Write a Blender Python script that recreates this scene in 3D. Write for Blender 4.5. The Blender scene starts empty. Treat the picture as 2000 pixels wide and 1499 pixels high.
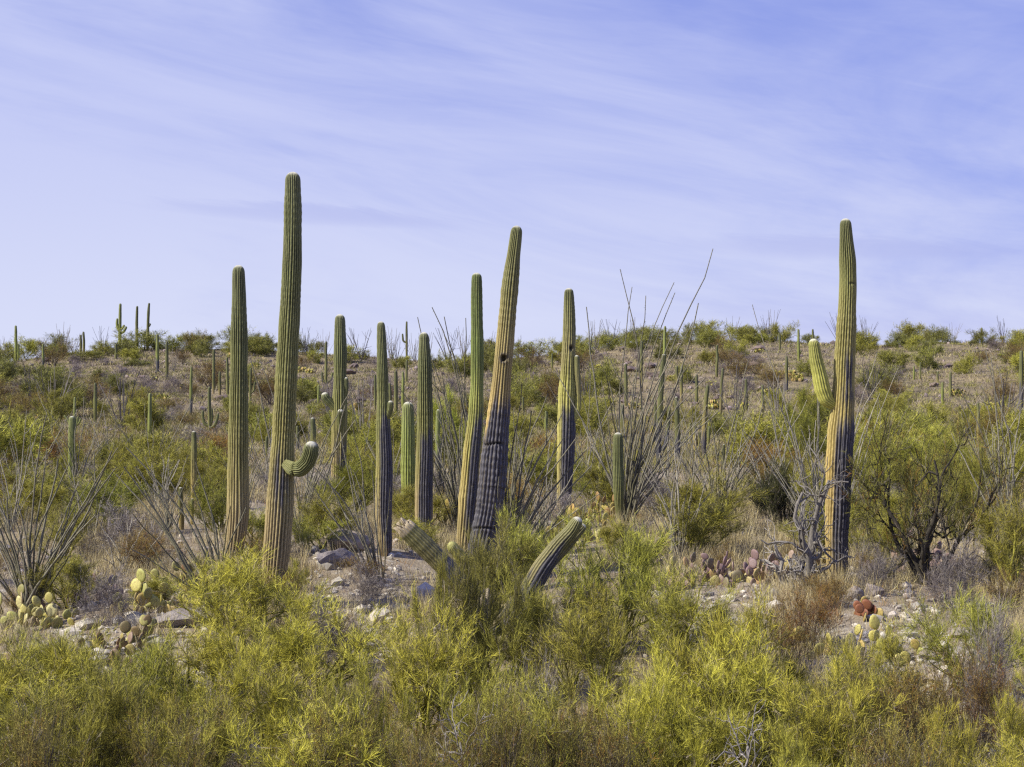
import bpy, math
import numpy as np
from mathutils import Vector

# ------------------------------------------------------------------ camera, sky, sun, exposure
S = bpy.context.scene
COL = S.collection
F = 3300.0            # focal length in pixels of a 2000 px wide frame
ZC = 6.0              # the camera hovers here
RAD = math.radians

cam = bpy.data.objects.new('camera', bpy.data.cameras.new('camera'))
COL.objects.link(cam)
cam.location = (0, 0, ZC)
cam.rotation_euler = (RAD(90), 0, 0)
cam.data.sensor_width = 36
cam.data.lens = F / 2000 * 36
cam.data.clip_start = 0.5
cam.data.clip_end = 6000
S.camera = cam

SUN_EL, SUN_AZ = 42.0, -113.0          # azimuth from +Y, clockwise seen from above
sd = Vector((math.sin(RAD(SUN_AZ)) * math.cos(RAD(SUN_EL)), math.cos(RAD(SUN_AZ)) * math.cos(RAD(SUN_EL)), math.sin(RAD(SUN_EL))))
sun = bpy.data.objects.new('sun', bpy.data.lights.new('sun', 'SUN'))
COL.objects.link(sun)
sun.rotation_euler = sd.to_track_quat('Z', 'Y').to_euler()
sun.data.energy = 5.0
sun.data.angle = RAD(0.53)
sun.data.color = (1.0, 0.93, 0.79)

W = bpy.data.worlds.new('World')
S.world = W
W.use_nodes = True
nt = W.node_tree
nt.nodes.clear()


class NB:
    """small node builder"""
    def __init__(s, tree): s.t = tree
    def n(s, typ, ins=None, **kw):
        nd = s.t.nodes.new(typ)
        for k, v in kw.items(): setattr(nd, k, v)
        for k, v in (ins or {}).items():
            sk = nd.inputs[k]
            if isinstance(v, bpy.types.NodeSocket): s.t.links.new(v, sk)
            else: sk.default_value = v
        return nd
    def m(s, op, a, b=None, c=None, clamp=False):
        ins = {0: a}
        if b is not None: ins[1] = b
        if c is not None: ins[2] = c
        return s.n('ShaderNodeMath', ins, operation=op, use_clamp=clamp).outputs[0]
    def mix(s, f, a, b, mode='MIX'):
        nd = s.n('ShaderNodeMix', data_type='RGBA', blend_type=mode)
        for k, v in ((0, f), (6, a), (7, b)):
            if isinstance(v, bpy.types.NodeSocket): s.t.links.new(v, nd.inputs[k])
            else: nd.inputs[k].default_value = v if k == 0 else (*v, 1.0)[:4]
        return nd.outputs[2]
    def ss(s, v, lo, hi):
        nd = s.n('ShaderNodeMapRange', {0: v, 1: lo, 2: hi, 3: 0.0, 4: 1.0}, interpolation_type='SMOOTHSTEP')
        return nd.outputs[0]
    def noise(s, vec, scale, detail=4, rough=0.5, dist=0.0):
        nd = s.n('ShaderNodeTexNoise', {'Vector': vec, 'Scale': scale, 'Detail': detail, 'Roughness': rough, 'Distortion': dist})
        return nd.outputs[0]


b = NB(nt)
tc = b.n('ShaderNodeTexCoord').outputs['Generated']
sky = b.n('ShaderNodeTexSky', sky_type='NISHITA', sun_disc=False, sun_elevation=RAD(SUN_EL), sun_rotation=RAD(SUN_AZ), altitude=900,
          air_density=1.0, dust_density=0.6, ozone_density=2.5).outputs[0]
sep = b.n('ShaderNodeSeparateXYZ', {0: tc})
dx, dy, dz = sep.outputs
# long cirrus streaks: the direction turned about Y, then squeezed along the streak
rot = b.n('ShaderNodeMapping', {0: tc, 'Rotation': (0, RAD(-11), 0)}).outputs[0]
st = b.n('ShaderNodeMapping', {0: rot, 'Scale': (1.5, 1.5, 7.0)}).outputs[0]
st2 = b.n('ShaderNodeMapping', {0: rot, 'Scale': (4.0, 4.0, 34.0), 'Location': (3, 1, 0)}).outputs[0]
n1 = b.noise(st, 1.7, 6, 0.6, 0.8)
n2 = b.noise(st2, 1.6, 9, 0.66, 1.1)
nb = b.m('MULTIPLY_ADD', n2, 0.22, b.m('MULTIPLY', n1, 0.95))
tilt = b.m('MULTIPLY_ADD', dx, 0.37, dz)
veil = b.m('SUBTRACT', 1.22, b.m('MULTIPLY', tilt, 3.0))                 # thicker towards the horizon
mask = b.ss(b.m('ADD', veil, b.m('MULTIPLY', b.m('SUBTRACT', nb, 0.58), 2.1)), 0.0, 1.3)
mask = b.m('MULTIPLY', mask, 0.97)
blue = b.mix(1.0, sky, (1.25, 1.02, 1.12), 'MULTIPLY')
blue = b.mix(0.72, blue, (2.2, 2.8, 7.3))
low = b.ss(dz, 0.0, 0.17)
cloud = b.mix(low, (6.0, 6.35, 8.1), (4.9, 5.3, 7.9))
col = b.mix(mask, blue, cloud)
# two thin grey-blue bars of cloud low in the sky
def bar(x0, z0, hx, hz, slope):
    u = b.m('DIVIDE', b.m('SUBTRACT', dx, x0), hx)
    z = b.m('SUBTRACT', b.m('SUBTRACT', dz, z0), b.m('MULTIPLY', b.m('SUBTRACT', dx, x0), slope))
    z = b.m('ADD', z, b.m('MULTIPLY', b.m('SUBTRACT', n2, 0.5), 0.016))
    v = b.m('DIVIDE', z, hz)
    r = b.m('ADD', b.m('MULTIPLY', u, u), b.m('MULTIPLY', v, v))
    r = b.m('MULTIPLY_ADD', b.m('SUBTRACT', n2, 0.5), 2.2, r)
    return b.m('MULTIPLY', b.m('SUBTRACT', 1.0, b.ss(r, -0.3, 1.4)), b.m('GREATER_THAN', dy, 0.0))
bars = b.m('MAXIMUM', bar(-0.115, 0.0985, 0.095, 0.0062, -0.05), bar(0.196, 0.078, 0.10, 0.0075, -0.04))
col = b.mix(b.m('MULTIPLY', bars, 0.5), col, (3.8, 4.2, 7.2))
bg = b.n('ShaderNodeBackground', {0: col, 1: 0.086})
b.n('ShaderNodeOutputWorld', {0: bg.outputs[0]})

S.view_settings.view_transform = 'Standard'
S.view_settings.look = 'None'
S.view_settings.exposure = 0.44
S.view_settings.gamma = 1.0
S.view_settings.use_curve_mapping = False
S.render.engine = 'CYCLES'
S.cycles.use_denoising = False
S.cycles.pixel_filter_type = 'BLACKMAN_HARRIS'
S.cycles.filter_width = 1.3
S.cycles.max_bounces = 4
S.cycles.diffuse_bounces = 3

# ------------------------------------------------------------------ numpy noise and terrain
def _hash(ix, iy, seed):
    h = (ix.astype(np.int64) * 374761393 + iy.astype(np.int64) * 668265263 + seed * 1442695041) & 0xffffffff
    h = ((h ^ (h >> 13)) * 1274126177) & 0xffffffff
    return ((h ^ (h >> 16)) & 0xffff) / 65535.0

def vnoise(x, y, seed=0):
    x = np.asarray(x, float); y = np.asarray(y, float)
    ix, iy = np.floor(x), np.floor(y)
    fx, fy = x - ix, y - iy
    fx = fx * fx * (3 - 2 * fx); fy = fy * fy * (3 - 2 * fy)
    a, b_, c, d = _hash(ix, iy, seed), _hash(ix + 1, iy, seed), _hash(ix, iy + 1, seed), _hash(ix + 1, iy + 1, seed)
    return (a * (1 - fx) + b_ * fx) * (1 - fy) + (c * (1 - fx) + d * fx) * fy

def fbm(x, y, seed=0, oct=4):
    s, a, t = 0.0, 1.0, 0.0
    for i in range(oct):
        s = s + a * vnoise(x * 2 ** i + 17.3 * i, y * 2 ** i - 9.1 * i, seed + i); t += a; a *= 0.5
    return s / t

PR_D = np.array([-4000, 0, 12, 18, 24, 30, 36, 42, 50, 60, 80, 100, 130, 160, 185, 200, 215, 260, 400, 5000.])
PR_Z = np.array([-6, -5.2, -5.0, -4.7, -4.25, -3.75, -3.35, -3.1, -2.9, -2.75, -2.6, -2.2, -0.9, 1.3, 3.2, 3.9, 3.7, 0, -8, -14.])
RG_X = np.array([-200, 0, 100, 200, 300, 480, 600, 800, 900, 1000, 1100, 1200, 1300, 1500, 1700, 1850, 2000, 2300.])
RG_Y = np.array([720, 712, 702, 694, 690, 688, 692, 700, 706, 706, 696, 682, 672, 664, 674, 668, 668, 660.])

def ground(x, y):
    x = np.asarray(x, float); y = np.asarray(y, float)
    z = np.interp(y, PR_D, PR_Z)
    px = 1000 + F * x / np.maximum(y, 30.0)
    rz = (750 - np.interp(px, RG_X, RG_Y)) / F * 200
    s = np.clip((y - 95) / 105, 0, 1); s = s * s * (3 - 2 * s)
    z = z + (rz - 3.9) * s
    near = np.clip((y - 5) / 20, 0, 1)
    z = z + (fbm(x / 6, y / 6, 3) - 0.5) * 0.5 * near
    z = z + (fbm(x / 1.3, y / 1.3, 8, 3) - 0.5) * 0.16
    z = z + (fbm(x / 16, y / 16, 5) - 0.5) * 1.8 * s
    # low stony rises of the middle distance
    for cx, cy, rr, hh in ((-3.5, 33, 2.2, .35), (6.2, 27.5, 2.2, .25), (-5.2, 27, 2.0, .25), (4.3, 37, 3, .2)):
        z = z + hh * np.exp(-((x - cx) ** 2 + (y - cy) ** 2) / rr ** 2)
    return z + ZC

def W2(px, py, D):
    """frame position (2000 px grid) at distance D"""
    return np.array([(px - 1000) / F * D, D, ZC + (749.5 - py) / F * D])

def D_at(px, py, lo=12.0, hi=204.0):
    D = np.exp(np.linspace(math.log(lo), math.log(hi), 3000))
    zr = ZC + (749.5 - py) / F * D
    g = ground((px - 1000) / F * D, D)
    k = np.nonzero(zr <= g)[0]
    return float(D[k[0]]) if len(k) else 198.0

def GP(px, D):
    x = (px - 1000) / F * D
    return np.array([x, D, float(ground(x, D))])

# ------------------------------------------------------------------ mesh helpers
def mesh(name, V, quads=None, tris=None, col=None, mat=None, smooth=False, matidx=None):
    me = bpy.data.meshes.new(name)
    V = np.asarray(V, np.float32)
    q = np.zeros((0, 4), np.int32) if quads is None or len(quads) == 0 else np.asarray(quads, np.int32)
    t = np.zeros((0, 3), np.int32) if tris is None or len(tris) == 0 else np.asarray(tris, np.int32)
    nl = q.size + t.size
    me.vertices.add(len(V)); me.vertices.foreach_set('co', V.ravel())
    me.loops.add(nl); me.loops.foreach_set('vertex_index', np.concatenate([q.ravel(), t.ravel()]))
    nf = len(q) + len(t)
    me.polygons.add(nf)
    starts = np.concatenate([np.arange(len(q)) * 4, q.size + np.arange(len(t)) * 3]).astype(np.int32)
    me.polygons.foreach_set('loop_start', starts)
    me.polygons.foreach_set('use_smooth', np.full(nf, smooth))
    me.update(calc_edges=True)
    if col is not None:
        at = me.color_attributes.new('Col', 'FLOAT_COLOR', 'POINT')
        c = np.ones((len(V), 4), np.float32); c[:, :3] = col
        at.data.foreach_set('color', c.ravel())
    if mat is not None: me.materials.append(mat)
    me.validate(verbose=False)
    return me

def nrm(v):
    v = np.asarray(v, float)
    return v / np.maximum(np.linalg.norm(v, axis=-1, keepdims=True), 1e-9)

class Geo:
    """collects vertices, faces and colours"""
    def __init__(s): s.V, s.Q, s.T, s.C, s.n = [], [], [], [], 0
    def add(s, V, Q=None, T=None, C=None):
        V = np.asarray(V, float); s.V.append(V)
        if Q is not None and len(Q): s.Q.append(np.asarray(Q) + s.n)
        if T is not None and len(T): s.T.append(np.asarray(T) + s.n)
        cc = np.ones((len(V), 3)); 
        if C is not None: cc[:] = C
        s.C.append(cc); s.n += len(V)
    def mesh(s, name, mat, smooth=False):
        return mesh(name, np.concatenate(s.V), np.concatenate(s.Q) if s.Q else None, np.concatenate(s.T) if s.T else None, np.concatenate(s.C), mat, smooth)

def tube(g, pts, rad, k=5, col=(1, 1, 1)):
    pts = np.asarray(pts, float); n = len(pts)
    t = nrm(np.gradient(pts, axis=0))
    ref = np.array([0, 1, 0]) if abs(t[:, 1]).max() < 0.95 else np.array([1, 0.2, 0.1])
    u = nrm(np.cross(t, ref)); v = np.cross(t, u)
    a = np.arange(k) / k * 2 * math.pi
    V = pts[:, None] + np.asarray(rad)[:, None, None] * (u[:, None] * np.cos(a)[None, :, None] + v[:, None] * np.sin(a)[None, :, None])
    V = V.reshape(-1, 3)
    i = np.arange(n - 1)[:, None] * k; j = np.arange(k)[None]; j2 = (j + 1) % k
    Q = np.stack([i + j, i + j2, i + k + j2, i + k + j], -1).reshape(-1, 4)
    c = np.asarray(col, float)
    if c.ndim == 2: c = np.repeat(c, k, 0)
    g.add(V, Q, None, c)

def ribbons(g, P, D, L, Wd, col, rng, bend=0.10):
    """bent tapering slips, one per row"""
    n = len(P); D = nrm(D); L = np.asarray(L)[:, None]; Wd = np.asarray(Wd)[:, None]
    side = nrm(np.cross(D, rng.normal(size=(n, 3))))
    bv = rng.normal(size=(n, 3)) * bend
    M = P + D * L * 0.5 + bv * L * 0.4
    E = P + D * L
    V = np.stack([P - side * Wd / 2, P + side * Wd / 2, M - side * Wd * .4, M + side * Wd * .4, E], 1).reshape(-1, 3)
    o = np.arange(n) * 5
    Q = np.stack([o, o + 1, o + 3, o + 2], 1); T = np.stack([o + 2, o + 3, o + 4], 1)
    g.add(V, Q, T, np.repeat(col, 5, 0))

def obj(name, me, parent=None, loc=(0, 0, 0), rot=(0, 0, 0), scale=None, color=None):
    o = bpy.data.objects.new(name, me); COL.objects.link(o)
    if parent: o.parent = parent
    o.location = loc; o.rotation_euler = rot
    if scale is not None: o.scale = scale if hasattr(scale, '__len__') else (scale,) * 3
    if color is not None: o.color = (*color, 1.0)
    return o

def tag(o, label, cat, group=None, kind=None):
    if label: o['label'] = label
    if cat: o['category'] = cat
    if group: o['group'] = group
    if kind: o['kind'] = kind
    return o

# ------------------------------------------------------------------ materials
def material(name, fn, rough=0.85, spec=0.25):
    m = bpy.data.materials.new(name); m.use_nodes = True
    t = m.node_tree; t.nodes.clear(); b = NB(t)
    col, nor = fn(b)
    p = b.n('ShaderNodeBsdfPrincipled', {'Base Color': col, 'Roughness': rough, 'Specular IOR Level': spec})
    if nor is not None: t.links.new(nor, p.inputs['Normal'])
    b.n('ShaderNodeOutputMaterial', {0: p.outputs[0]})
    return m

def attr(b): return b.n('ShaderNodeAttribute', attribute_name='Col').outputs['Color']
def objpos(b): return b.n('ShaderNodeTexCoord').outputs['Object']
def bump(b, h, s=0.4, d=0.02): return b.n('ShaderNodeBump', {'Height': h, 'Strength': s, 'Distance': d}).outputs[0]

def f_foliage(b):
    oi = b.n('ShaderNodeObjectInfo')
    c = b.mix(1.0, attr(b), oi.outputs['Color'], 'MULTIPLY')
    v = b.m('MULTIPLY_ADD', oi.outputs['Random'], 0.3, 0.85)
    hsv = b.n('ShaderNodeHueSaturation', {'Hue': b.m('MULTIPLY_ADD', oi.outputs['Random'], 0.012, 0.492), 'Value': v, 'Color': c})
    return hsv.outputs[0], None
M_FOL = material('shrub_twigs', f_foliage, 0.7, 0.2)

def f_bark(b):
    oi = b.n('ShaderNodeObjectInfo')
    n = b.noise(objpos(b), 30, 5, 0.6)
    c = b.mix(1.0, attr(b), oi.outputs['Color'], 'MULTIPLY')
    c = b.mix(b.ss(n, 0.35, 0.7), b.mix(0.45, c, (0.02, 0.02, 0.02)), c)
    return c, bump(b, n, 0.6, 0.01)
M_BARK = material('shrub_bark', f_bark)

def f_cactus(b):
    P = objpos(b)
    n = b.noise(P, 26, 5, 0.65)
    st = b.n('ShaderNodeMapping', {0: P, 'Scale': (1, 1, 6)}).outputs[0]
    n2 = b.noise(st, 9, 3, 0.5)
    c = b.mix(b.m('MULTIPLY', b.ss(n, 0.5, 0.72), 0.35), attr(b), (0.10, 0.085, 0.05))
    c = b.mix(b.m('MULTIPLY', b.ss(n2, 0.55, 0.8), 0.22), c, (0.42, 0.36, 0.14))
    return c, bump(b, n, 0.5, 0.012)
M_CAC = material('saguaro_skin', f_cactus, 0.6, 0.3)

def f_pad(b):
    P = objpos(b)
    oi = b.n('ShaderNodeObjectInfo')
    v = b.n('ShaderNodeTexVoronoi', {'Vector': P, 'Scale': 24.0, 'Randomness': 0.35}).outputs['Distance']
    n = b.noise(b.n('ShaderNodeVectorMath', {0: P, 1: oi.outputs['Location']}, operation='ADD').outputs[0], 9, 4, 0.6)
    c = b.mix(b.ss(n, 0.42, 0.68), oi.outputs['Color'], b.mix(0.55, oi.outputs['Color'], (0.20, 0.12, 0.06)))
    c = b.mix(b.ss(v, 0.26, 0.12), c, (0.10, 0.07, 0.03))
    return c, bump(b, v, 0.3, 0.01)
M_PAD = material('pear_pad_skin', f_pad, 0.5, 0.35)

def f_rock(b):
    P = b.n('ShaderNodeNewGeometry').outputs['Position']
    oi = b.n('ShaderNodeObjectInfo')
    n = b.noise(P, 5, 8, 0.65); n2 = b.noise(P, 22, 6, 0.7)
    c = b.mix(1.0, attr(b), oi.outputs['Color'], 'MULTIPLY')
    c = b.mix(b.ss(n, 0.35, 0.65), b.mix(0.5, c, (0.09, 0.075, 0.08)), c)
    c = b.mix(b.m('MULTIPLY', b.ss(n2, 0.55, 0.75), 0.5), c, (0.42, 0.38, 0.30))
    h = b.m('MULTIPLY_ADD', n2, 0.4, n)
    return c, bump(b, h, 0.9, 0.08)
M_ROCK = material('weathered_rock', f_rock)

def f_ground(b):
    P = b.n('ShaderNodeNewGeometry').outputs['Position']
    sp = b.n('ShaderNodeSeparateXYZ', {0: P})
    far = b.ss(sp.outputs[1], 45.0, 110.0)
    n1 = b.noise(P, 0.35, 6, 0.6); n2 = b.noise(P, 2.6, 8, 0.7); n3 = b.noise(P, 14, 6, 0.7); nf = b.noise(P, 0.12, 5, 0.65)
    near = b.mix(b.ss(n1, 0.38, 0.62), (0.25, 0.20, 0.13), (0.34, 0.29, 0.215))
    near = b.mix(b.ss(n2, 0.5, 0.72), near, (0.47, 0.44, 0.37))
    near = b.mix(b.m('MULTIPLY', b.ss(n3, 0.52, 0.7), 0.6), near, (0.17, 0.14, 0.11))
    fa = b.mix(b.ss(nf, 0.4, 0.6), (0.20, 0.165, 0.10), (0.27, 0.22, 0.125))
    fa = b.mix(b.ss(n2, 0.45, 0.62), fa, (0.11, 0.09, 0.07))
    fa = b.mix(b.m('MULTIPLY', b.ss(n1, 0.5, 0.7), 0.6), fa, (0.36, 0.29, 0.17))
    c = b.mix(far, near, fa)
    h = b.m('MULTIPLY_ADD', n3, 0.25, n2)
    return c, bump(b, h, 0.8, 0.12)
M_GROUND = material('desert_soil', f_ground, 0.95, 0.1)

def f_grass(b):
    return attr(b), None
M_GRASS = material('dry_grass', f_grass, 0.8, 0.2)

# ------------------------------------------------------------------ ground
ang = np.concatenate([np.linspace(-math.pi, -0.45, 60)[:-1], np.linspace(-0.45, 0.45, 420), np.linspace(0.45, math.pi, 60)[1:-1]])
rr = np.concatenate([[0.0], np.exp(np.linspace(math.log(3), math.log(14), 14))[:-1], np.exp(np.linspace(math.log(14), math.log(240), 330))[:-1], np.exp(np.linspace(math.log(240), math.log(4500), 30))])
A_, R_ = np.meshgrid(ang, rr)
GX, GY = R_ * np.sin(A_), R_ * np.cos(A_)
GZ = ground(GX, GY)
na, nr = len(ang), len(rr)
i = np.arange(nr - 1)[:, None] * na; j = np.arange(na)[None]; j2 = (j + 1) % na
Q = np.stack([i + j, i + j2, i + na + j2, i + na + j], -1).reshape(-1, 4)[:, ::-1]
gme = mesh('ground', np.stack([GX, GY, GZ], -1).reshape(-1, 3), Q[na:], None, None, M_GROUND, True)
go = obj('ground', gme); go['kind'] = 'structure'

# ------------------------------------------------------------------ saguaros
GREEN, OLIVE, YEL, TAN, GREY, WOOL = [np.array(c) for c in ((.082, .098, .034), (.130, .136, .040), (.215, .195, .062), (.275, .215, .105), (.080, .078, .092), (.72, .70, .60))]

def ramp(h, stops):
    xs = [s[0] for s in stops]
    return np.stack([np.interp(h, xs, [s[1][k] for s in stops]) for k in range(3)], -1)

def saguaro_geo(g, path, rad, seed, ribs=22, per=6, step=0.045, depth=0.20, stops=None, h0=0.0, h1=1.0, bark=(), cuts=(), holes=(), broken=False, wool=True, kd=0.0, waist=0.075, bn=1.0):
    """ribbed stem along a path; bark = (s0, s1, th0, th1) patches in path fraction and angle, 0 = towards -Y"""
    rng = np.random.default_rng(seed)
    path = np.asarray(path, float); rad = np.asarray(rad, float)
    seg = np.r_[0, np.cumsum(np.linalg.norm(np.diff(path, axis=0), axis=1))]; L = seg[-1]
    # smooth through the control points
    fine = np.linspace(0, L, 160)
    P = np.stack([np.interp(fine, seg, path[:, k]) for k in range(3)], -1); Rr = np.interp(fine, seg, rad)
    w = max(3, int(160 / len(path) * 0.9) | 1); ker = np.hanning(w + 2)[1:-1]; ker /= ker.sum()
    def sm(a):
        p0 = 2 * a[0] - a[1:w // 2 + 1][::-1]; p1 = 2 * a[-1] - a[-w // 2:-1][::-1]
        return np.convolve(np.r_[p0, a, p1], ker, 'same')[len(p0):len(p0) + len(a)]
    P = np.stack([sm(P[:, k]) for k in range(3)], -1); Rr = sm(Rr)
    Rt = Rr[-1]
    n = max(8, int(L / step))
    s = np.linspace(0, L, n)
    if not broken:
        s = np.concatenate([s[s < L - Rt * 1.25], L - Rt * 1.25 * (1 - np.sin(np.linspace(0, math.pi / 2, 9)))])
        s[-1] = L
    n = len(s)
    C = np.stack([np.interp(s, fine, P[:, k]) for k in range(3)], -1); R0 = np.interp(s, fine, Rr)
    T = nrm(np.gradient(C, axis=0))
    U = nrm(np.cross(T, np.array([0, 1.0, 0])))      # to the right in view
    Vv = np.cross(T, U)                                # towards +Y or -Y
    Vv = np.where(Vv[:, 1:2] > 0, -Vv, Vv)
    sg = np.where(U[:, 0:1] * 1 < 0, -1, 1)
    m = ribs * per
    th = np.arange(m) / m * 2 * math.pi
    TH, SS = np.meshgrid(th, s)
    f = SS / L
    ph = ribs * TH
    wig = (vnoise(TH * 3.2, SS * 0.9, seed) - 0.5) * 1.1 + (vnoise(TH * 1.3, SS * .35, seed + 44) - .5) * 3.0
    cr = np.abs(np.cos((ph + wig) / 2))                # 1 on crests, 0 in grooves
    dep = depth * (0.55 + 0.9 * vnoise(TH * 4, SS * 2.3, seed + 5))
    rad2 = R0[:, None] * (1 - dep * (1 - cr ** 0.8))
    # yearly waists and slow swelling
    yr = vnoise(SS * 3.1 / 1.0, SS * 0 + seed, seed + 2) - 0.5
    rad2 = rad2 * (1 + waist * 1.3 * yr + waist * 1.6 * (vnoise(SS * 0.9, TH * 0 + 3, seed + 9) - 0.5) + 0.03 * (fbm(TH * 2, SS * 3, seed + 3) - .5))
    rad2 = rad2 * (1 + 0.018 * np.sin(SS * 42 + vnoise(SS * 2, SS * 0, seed + 4) * 9) * (vnoise(SS * 1.5, TH * 0, seed + 6) > .45))
    col = ramp(h0 + (h1 - h0) * f + (fbm(TH * 1.5, SS * 1.2, seed + 7) - .5) * 0.16, stops)
    col = col * (0.82 + 0.36 * vnoise(SS * 2.7, TH * 0, seed + 12))[..., None]
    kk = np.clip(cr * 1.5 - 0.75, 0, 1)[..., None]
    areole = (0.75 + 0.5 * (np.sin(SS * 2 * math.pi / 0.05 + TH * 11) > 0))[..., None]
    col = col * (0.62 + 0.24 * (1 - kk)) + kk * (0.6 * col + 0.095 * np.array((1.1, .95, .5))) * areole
    if kd: rad2 *= 1
    for (s0, s1, a0, a1) in bark:
        aa = (TH + math.pi) % (2 * math.pi) - math.pi
        nz = (fbm(TH * 9, SS * 2.2, seed + 20) - 0.5) * bn
        nz2 = fbm(TH * ribs / 2.2, SS * 1.3, seed + 21, 2) - 0.5
        prib = vnoise(np.round(ph / (2 * math.pi)) * 1.7, SS * .45, seed + 23) - .5
        m1 = (np.minimum(f - s0, s1 - f) + prib * .24 * bn) / 0.05 + nz * 3.6
        m2 = np.minimum(aa - a0 + .38, a1 - aa + .38) / 0.22 + nz2 * 2.6
        bk = np.clip(np.minimum(m1, m2), 0, 1)
        bk = np.where(cr > 0.25, bk, bk * 0.65)[..., None]
        tone = ((0.35 + 1.3 * fbm(TH * 14, SS * 9, seed + 22)) * (.55 + .6 * cr))[..., None]
        col = col * (1 - bk) + bk * GREY * tone
        rad2 = rad2 * (1 + bk[..., 0] * 0.025 * (vnoise(TH * ribs, SS * 22, seed + 31) - 0.5) * 2)
    for (c0, wd, dp, a0, a1) in cuts:                  # sharp cracks ringing the stem
        aa = (TH + math.pi) % (2 * math.pi) - math.pi
        on = np.clip(np.minimum(aa - a0, a1 - aa) / 0.25, 0, 1)
        d = np.abs(f * L - (c0 * L + 0.035 * np.sin(TH * 2 + 1)))
        k = np.clip(1 - d / wd, 0, 1) * on
        rad2 = rad2 * (1 - dp * k)
        col = col * (1 - 0.75 * k[..., None])
    for (hs, ha, hr) in holes:                         # woodpecker holes: a modelled pit, its shade also put into the colour, with a corky lip
        aa = (TH - ha + math.pi) % (2 * math.pi) - math.pi
        d = np.sqrt((aa * R0[:, None]) ** 2 + (SS - hs * L) ** 2)
        k = np.clip((hr - d) / (hr * 0.35), 0, 1)
        lip = np.exp(-((d - hr * 1.15) / (hr * 0.4)) ** 2)
        rad2 = rad2 * (1 - 0.62 * k + 0.05 * lip)
        col = col * (1 - lip[..., None] * .8) + lip[..., None] * .8 * np.array((.10, .085, .07))
        col = col * (1 - 0.8 * k[..., None])
    if not broken:
        q = np.clip((s - (L - Rt * 1.25)) / (Rt * 1.25), 0, 1)
        cap = np.sqrt(np.maximum(0, 1 - q ** 2.4))
        rad2 = rad2 * np.maximum(cap, 0.02)[:, None]
        if wool:
            wv = np.clip((q - 0.6) / 0.25, 0, 1)[:, None, None]
            col = col * (1 - wv * .65) + wv * .65 * WOOL
    Vx = C[:, None] + rad2[..., None] * (np.cos(TH)[..., None] * Vv[:, None] + np.sin(TH)[..., None] * (U * sg)[:, None])
    if broken:   # torn end: ragged pale rim, colour darkening to near black at the sunken centre
        jag = (vnoise(th * 5, th * 0, seed + 40) - .3)[:, None] * Rt * 1.4
        Vx[-1] += jag * T[-1]; Vx[-2] += 0.6 * jag * T[-1]
        col[-3:] = np.array((.36, .30, .20))
        rng2 = []
        for q, dpt, cc in ((0.8, 0.1, (.36, .30, .2)), (0.55, -0.35, (.12, .09, .06)), (0.05, -0.6, (.03, .025, .02))):
            ring = C[-1] + (Vx[-1] - C[-1]) * q + T[-1] * Rt * dpt + rng.normal(0, Rt * .07, (m, 3))
            Vx = np.concatenate([Vx, ring[None]]); col = np.concatenate([col, np.broadcast_to(np.array(cc), (1, m, 3))])
    n = len(Vx)
    i = np.arange(n - 1)[:, None] * m; j = np.arange(m)[None]; j2 = (j + 1) % m
    Q = np.stack([i + j, i + j2, i + m + j2, i + m + j], -1).reshape(-1, 4)
    V = Vx.reshape(-1, 3)
    if np.dot(np.cross(V[Q[0, 1]] - V[Q[0, 0]], V[Q[0, 3]] - V[Q[0, 0]]), V[Q[0, 0]] - C[0]) < 0: Q = Q[:, ::-1]
    g.add(V, Q, None, np.clip(col, 0, 1).reshape(-1, 3))

ST_STD = [(0, TAN * .9), (.18, TAN), (.38, YEL), (.55, OLIVE), (.8, GREEN * 1.05), (1.0, GREEN * 1.1 + .02)]
ST_GREEN = [(0, OLIVE * .95), (.4, OLIVE * 1.15), (.7, GREEN * 1.1), (1, GREEN)]
ST_LIME = [(0, (.22, .24, .05)), (.5, (.20, .245, .05)), (1, (.17, .20, .07))]
ST_GOLD = [(0, (.34, .26, .11)), (.3, (.34, .25, .08)), (.6, (.25, .22, .065)), (.85, (.14, .15, .045)), (1, GREEN)]

def saguaro(label, base_y, stem, arms=(), group=None, D=None, seed=0, dlean=0.0, part='trunk', **kw):
    """stem/arms: (px, py, width px) from base to tip at the plant's own distance"""
    bx = stem[0][0]
    D = D or D_at(bx, base_y)
    base = GP(bx, D)
    root = obj('saguaro', None, loc=base)
    tag(root, label, 'saguaro', group)
    def conv(pts, dd0=0.0, dd1=0.0):
        P, R = [], []
        for q, (x, y, w) in enumerate(pts):
            Dq = D + dd0 + (dd1 - dd0) * q / max(1, len(pts) - 1)
            P.append(W2(x, y, Dq) - base); R.append(w / 2 / F * Dq)
        return np.array(P), np.array(R)
    P, R = conv(stem, 0, dlean)
    if P[0][2] > -0.1:
        P = np.vstack([[P[0][0], P[0][1], -0.25], P]); R = np.r_[R[0], R]
    g = Geo(); kw.setdefault('stops', ST_STD)
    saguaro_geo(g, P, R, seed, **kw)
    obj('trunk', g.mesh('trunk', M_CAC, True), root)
    for q, a in enumerate(arms):
        pts, opt = a if isinstance(a, tuple) and isinstance(a[1], dict) else (a, {})
        opt = dict(opt); dd0, dd1 = opt.pop('dd', (-0.02, -0.1))
        P, R = conv(pts, dd0, dd1)
        g = Geo(); o2 = dict(ribs=16, per=6, step=0.035, stops=kw['stops'], h0=.45, h1=.95, depth=.16); o2.update(opt)
        saguaro_geo(g, P, R, seed + 50 + q, **o2)
        obj('arm', g.mesh('arm', M_CAC, True), root)
    SAGS.append((bx, min(p[1] for p in stem), base_y, max(p[2] for p in stem), D))
    return root, D
SAGS = []

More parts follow.
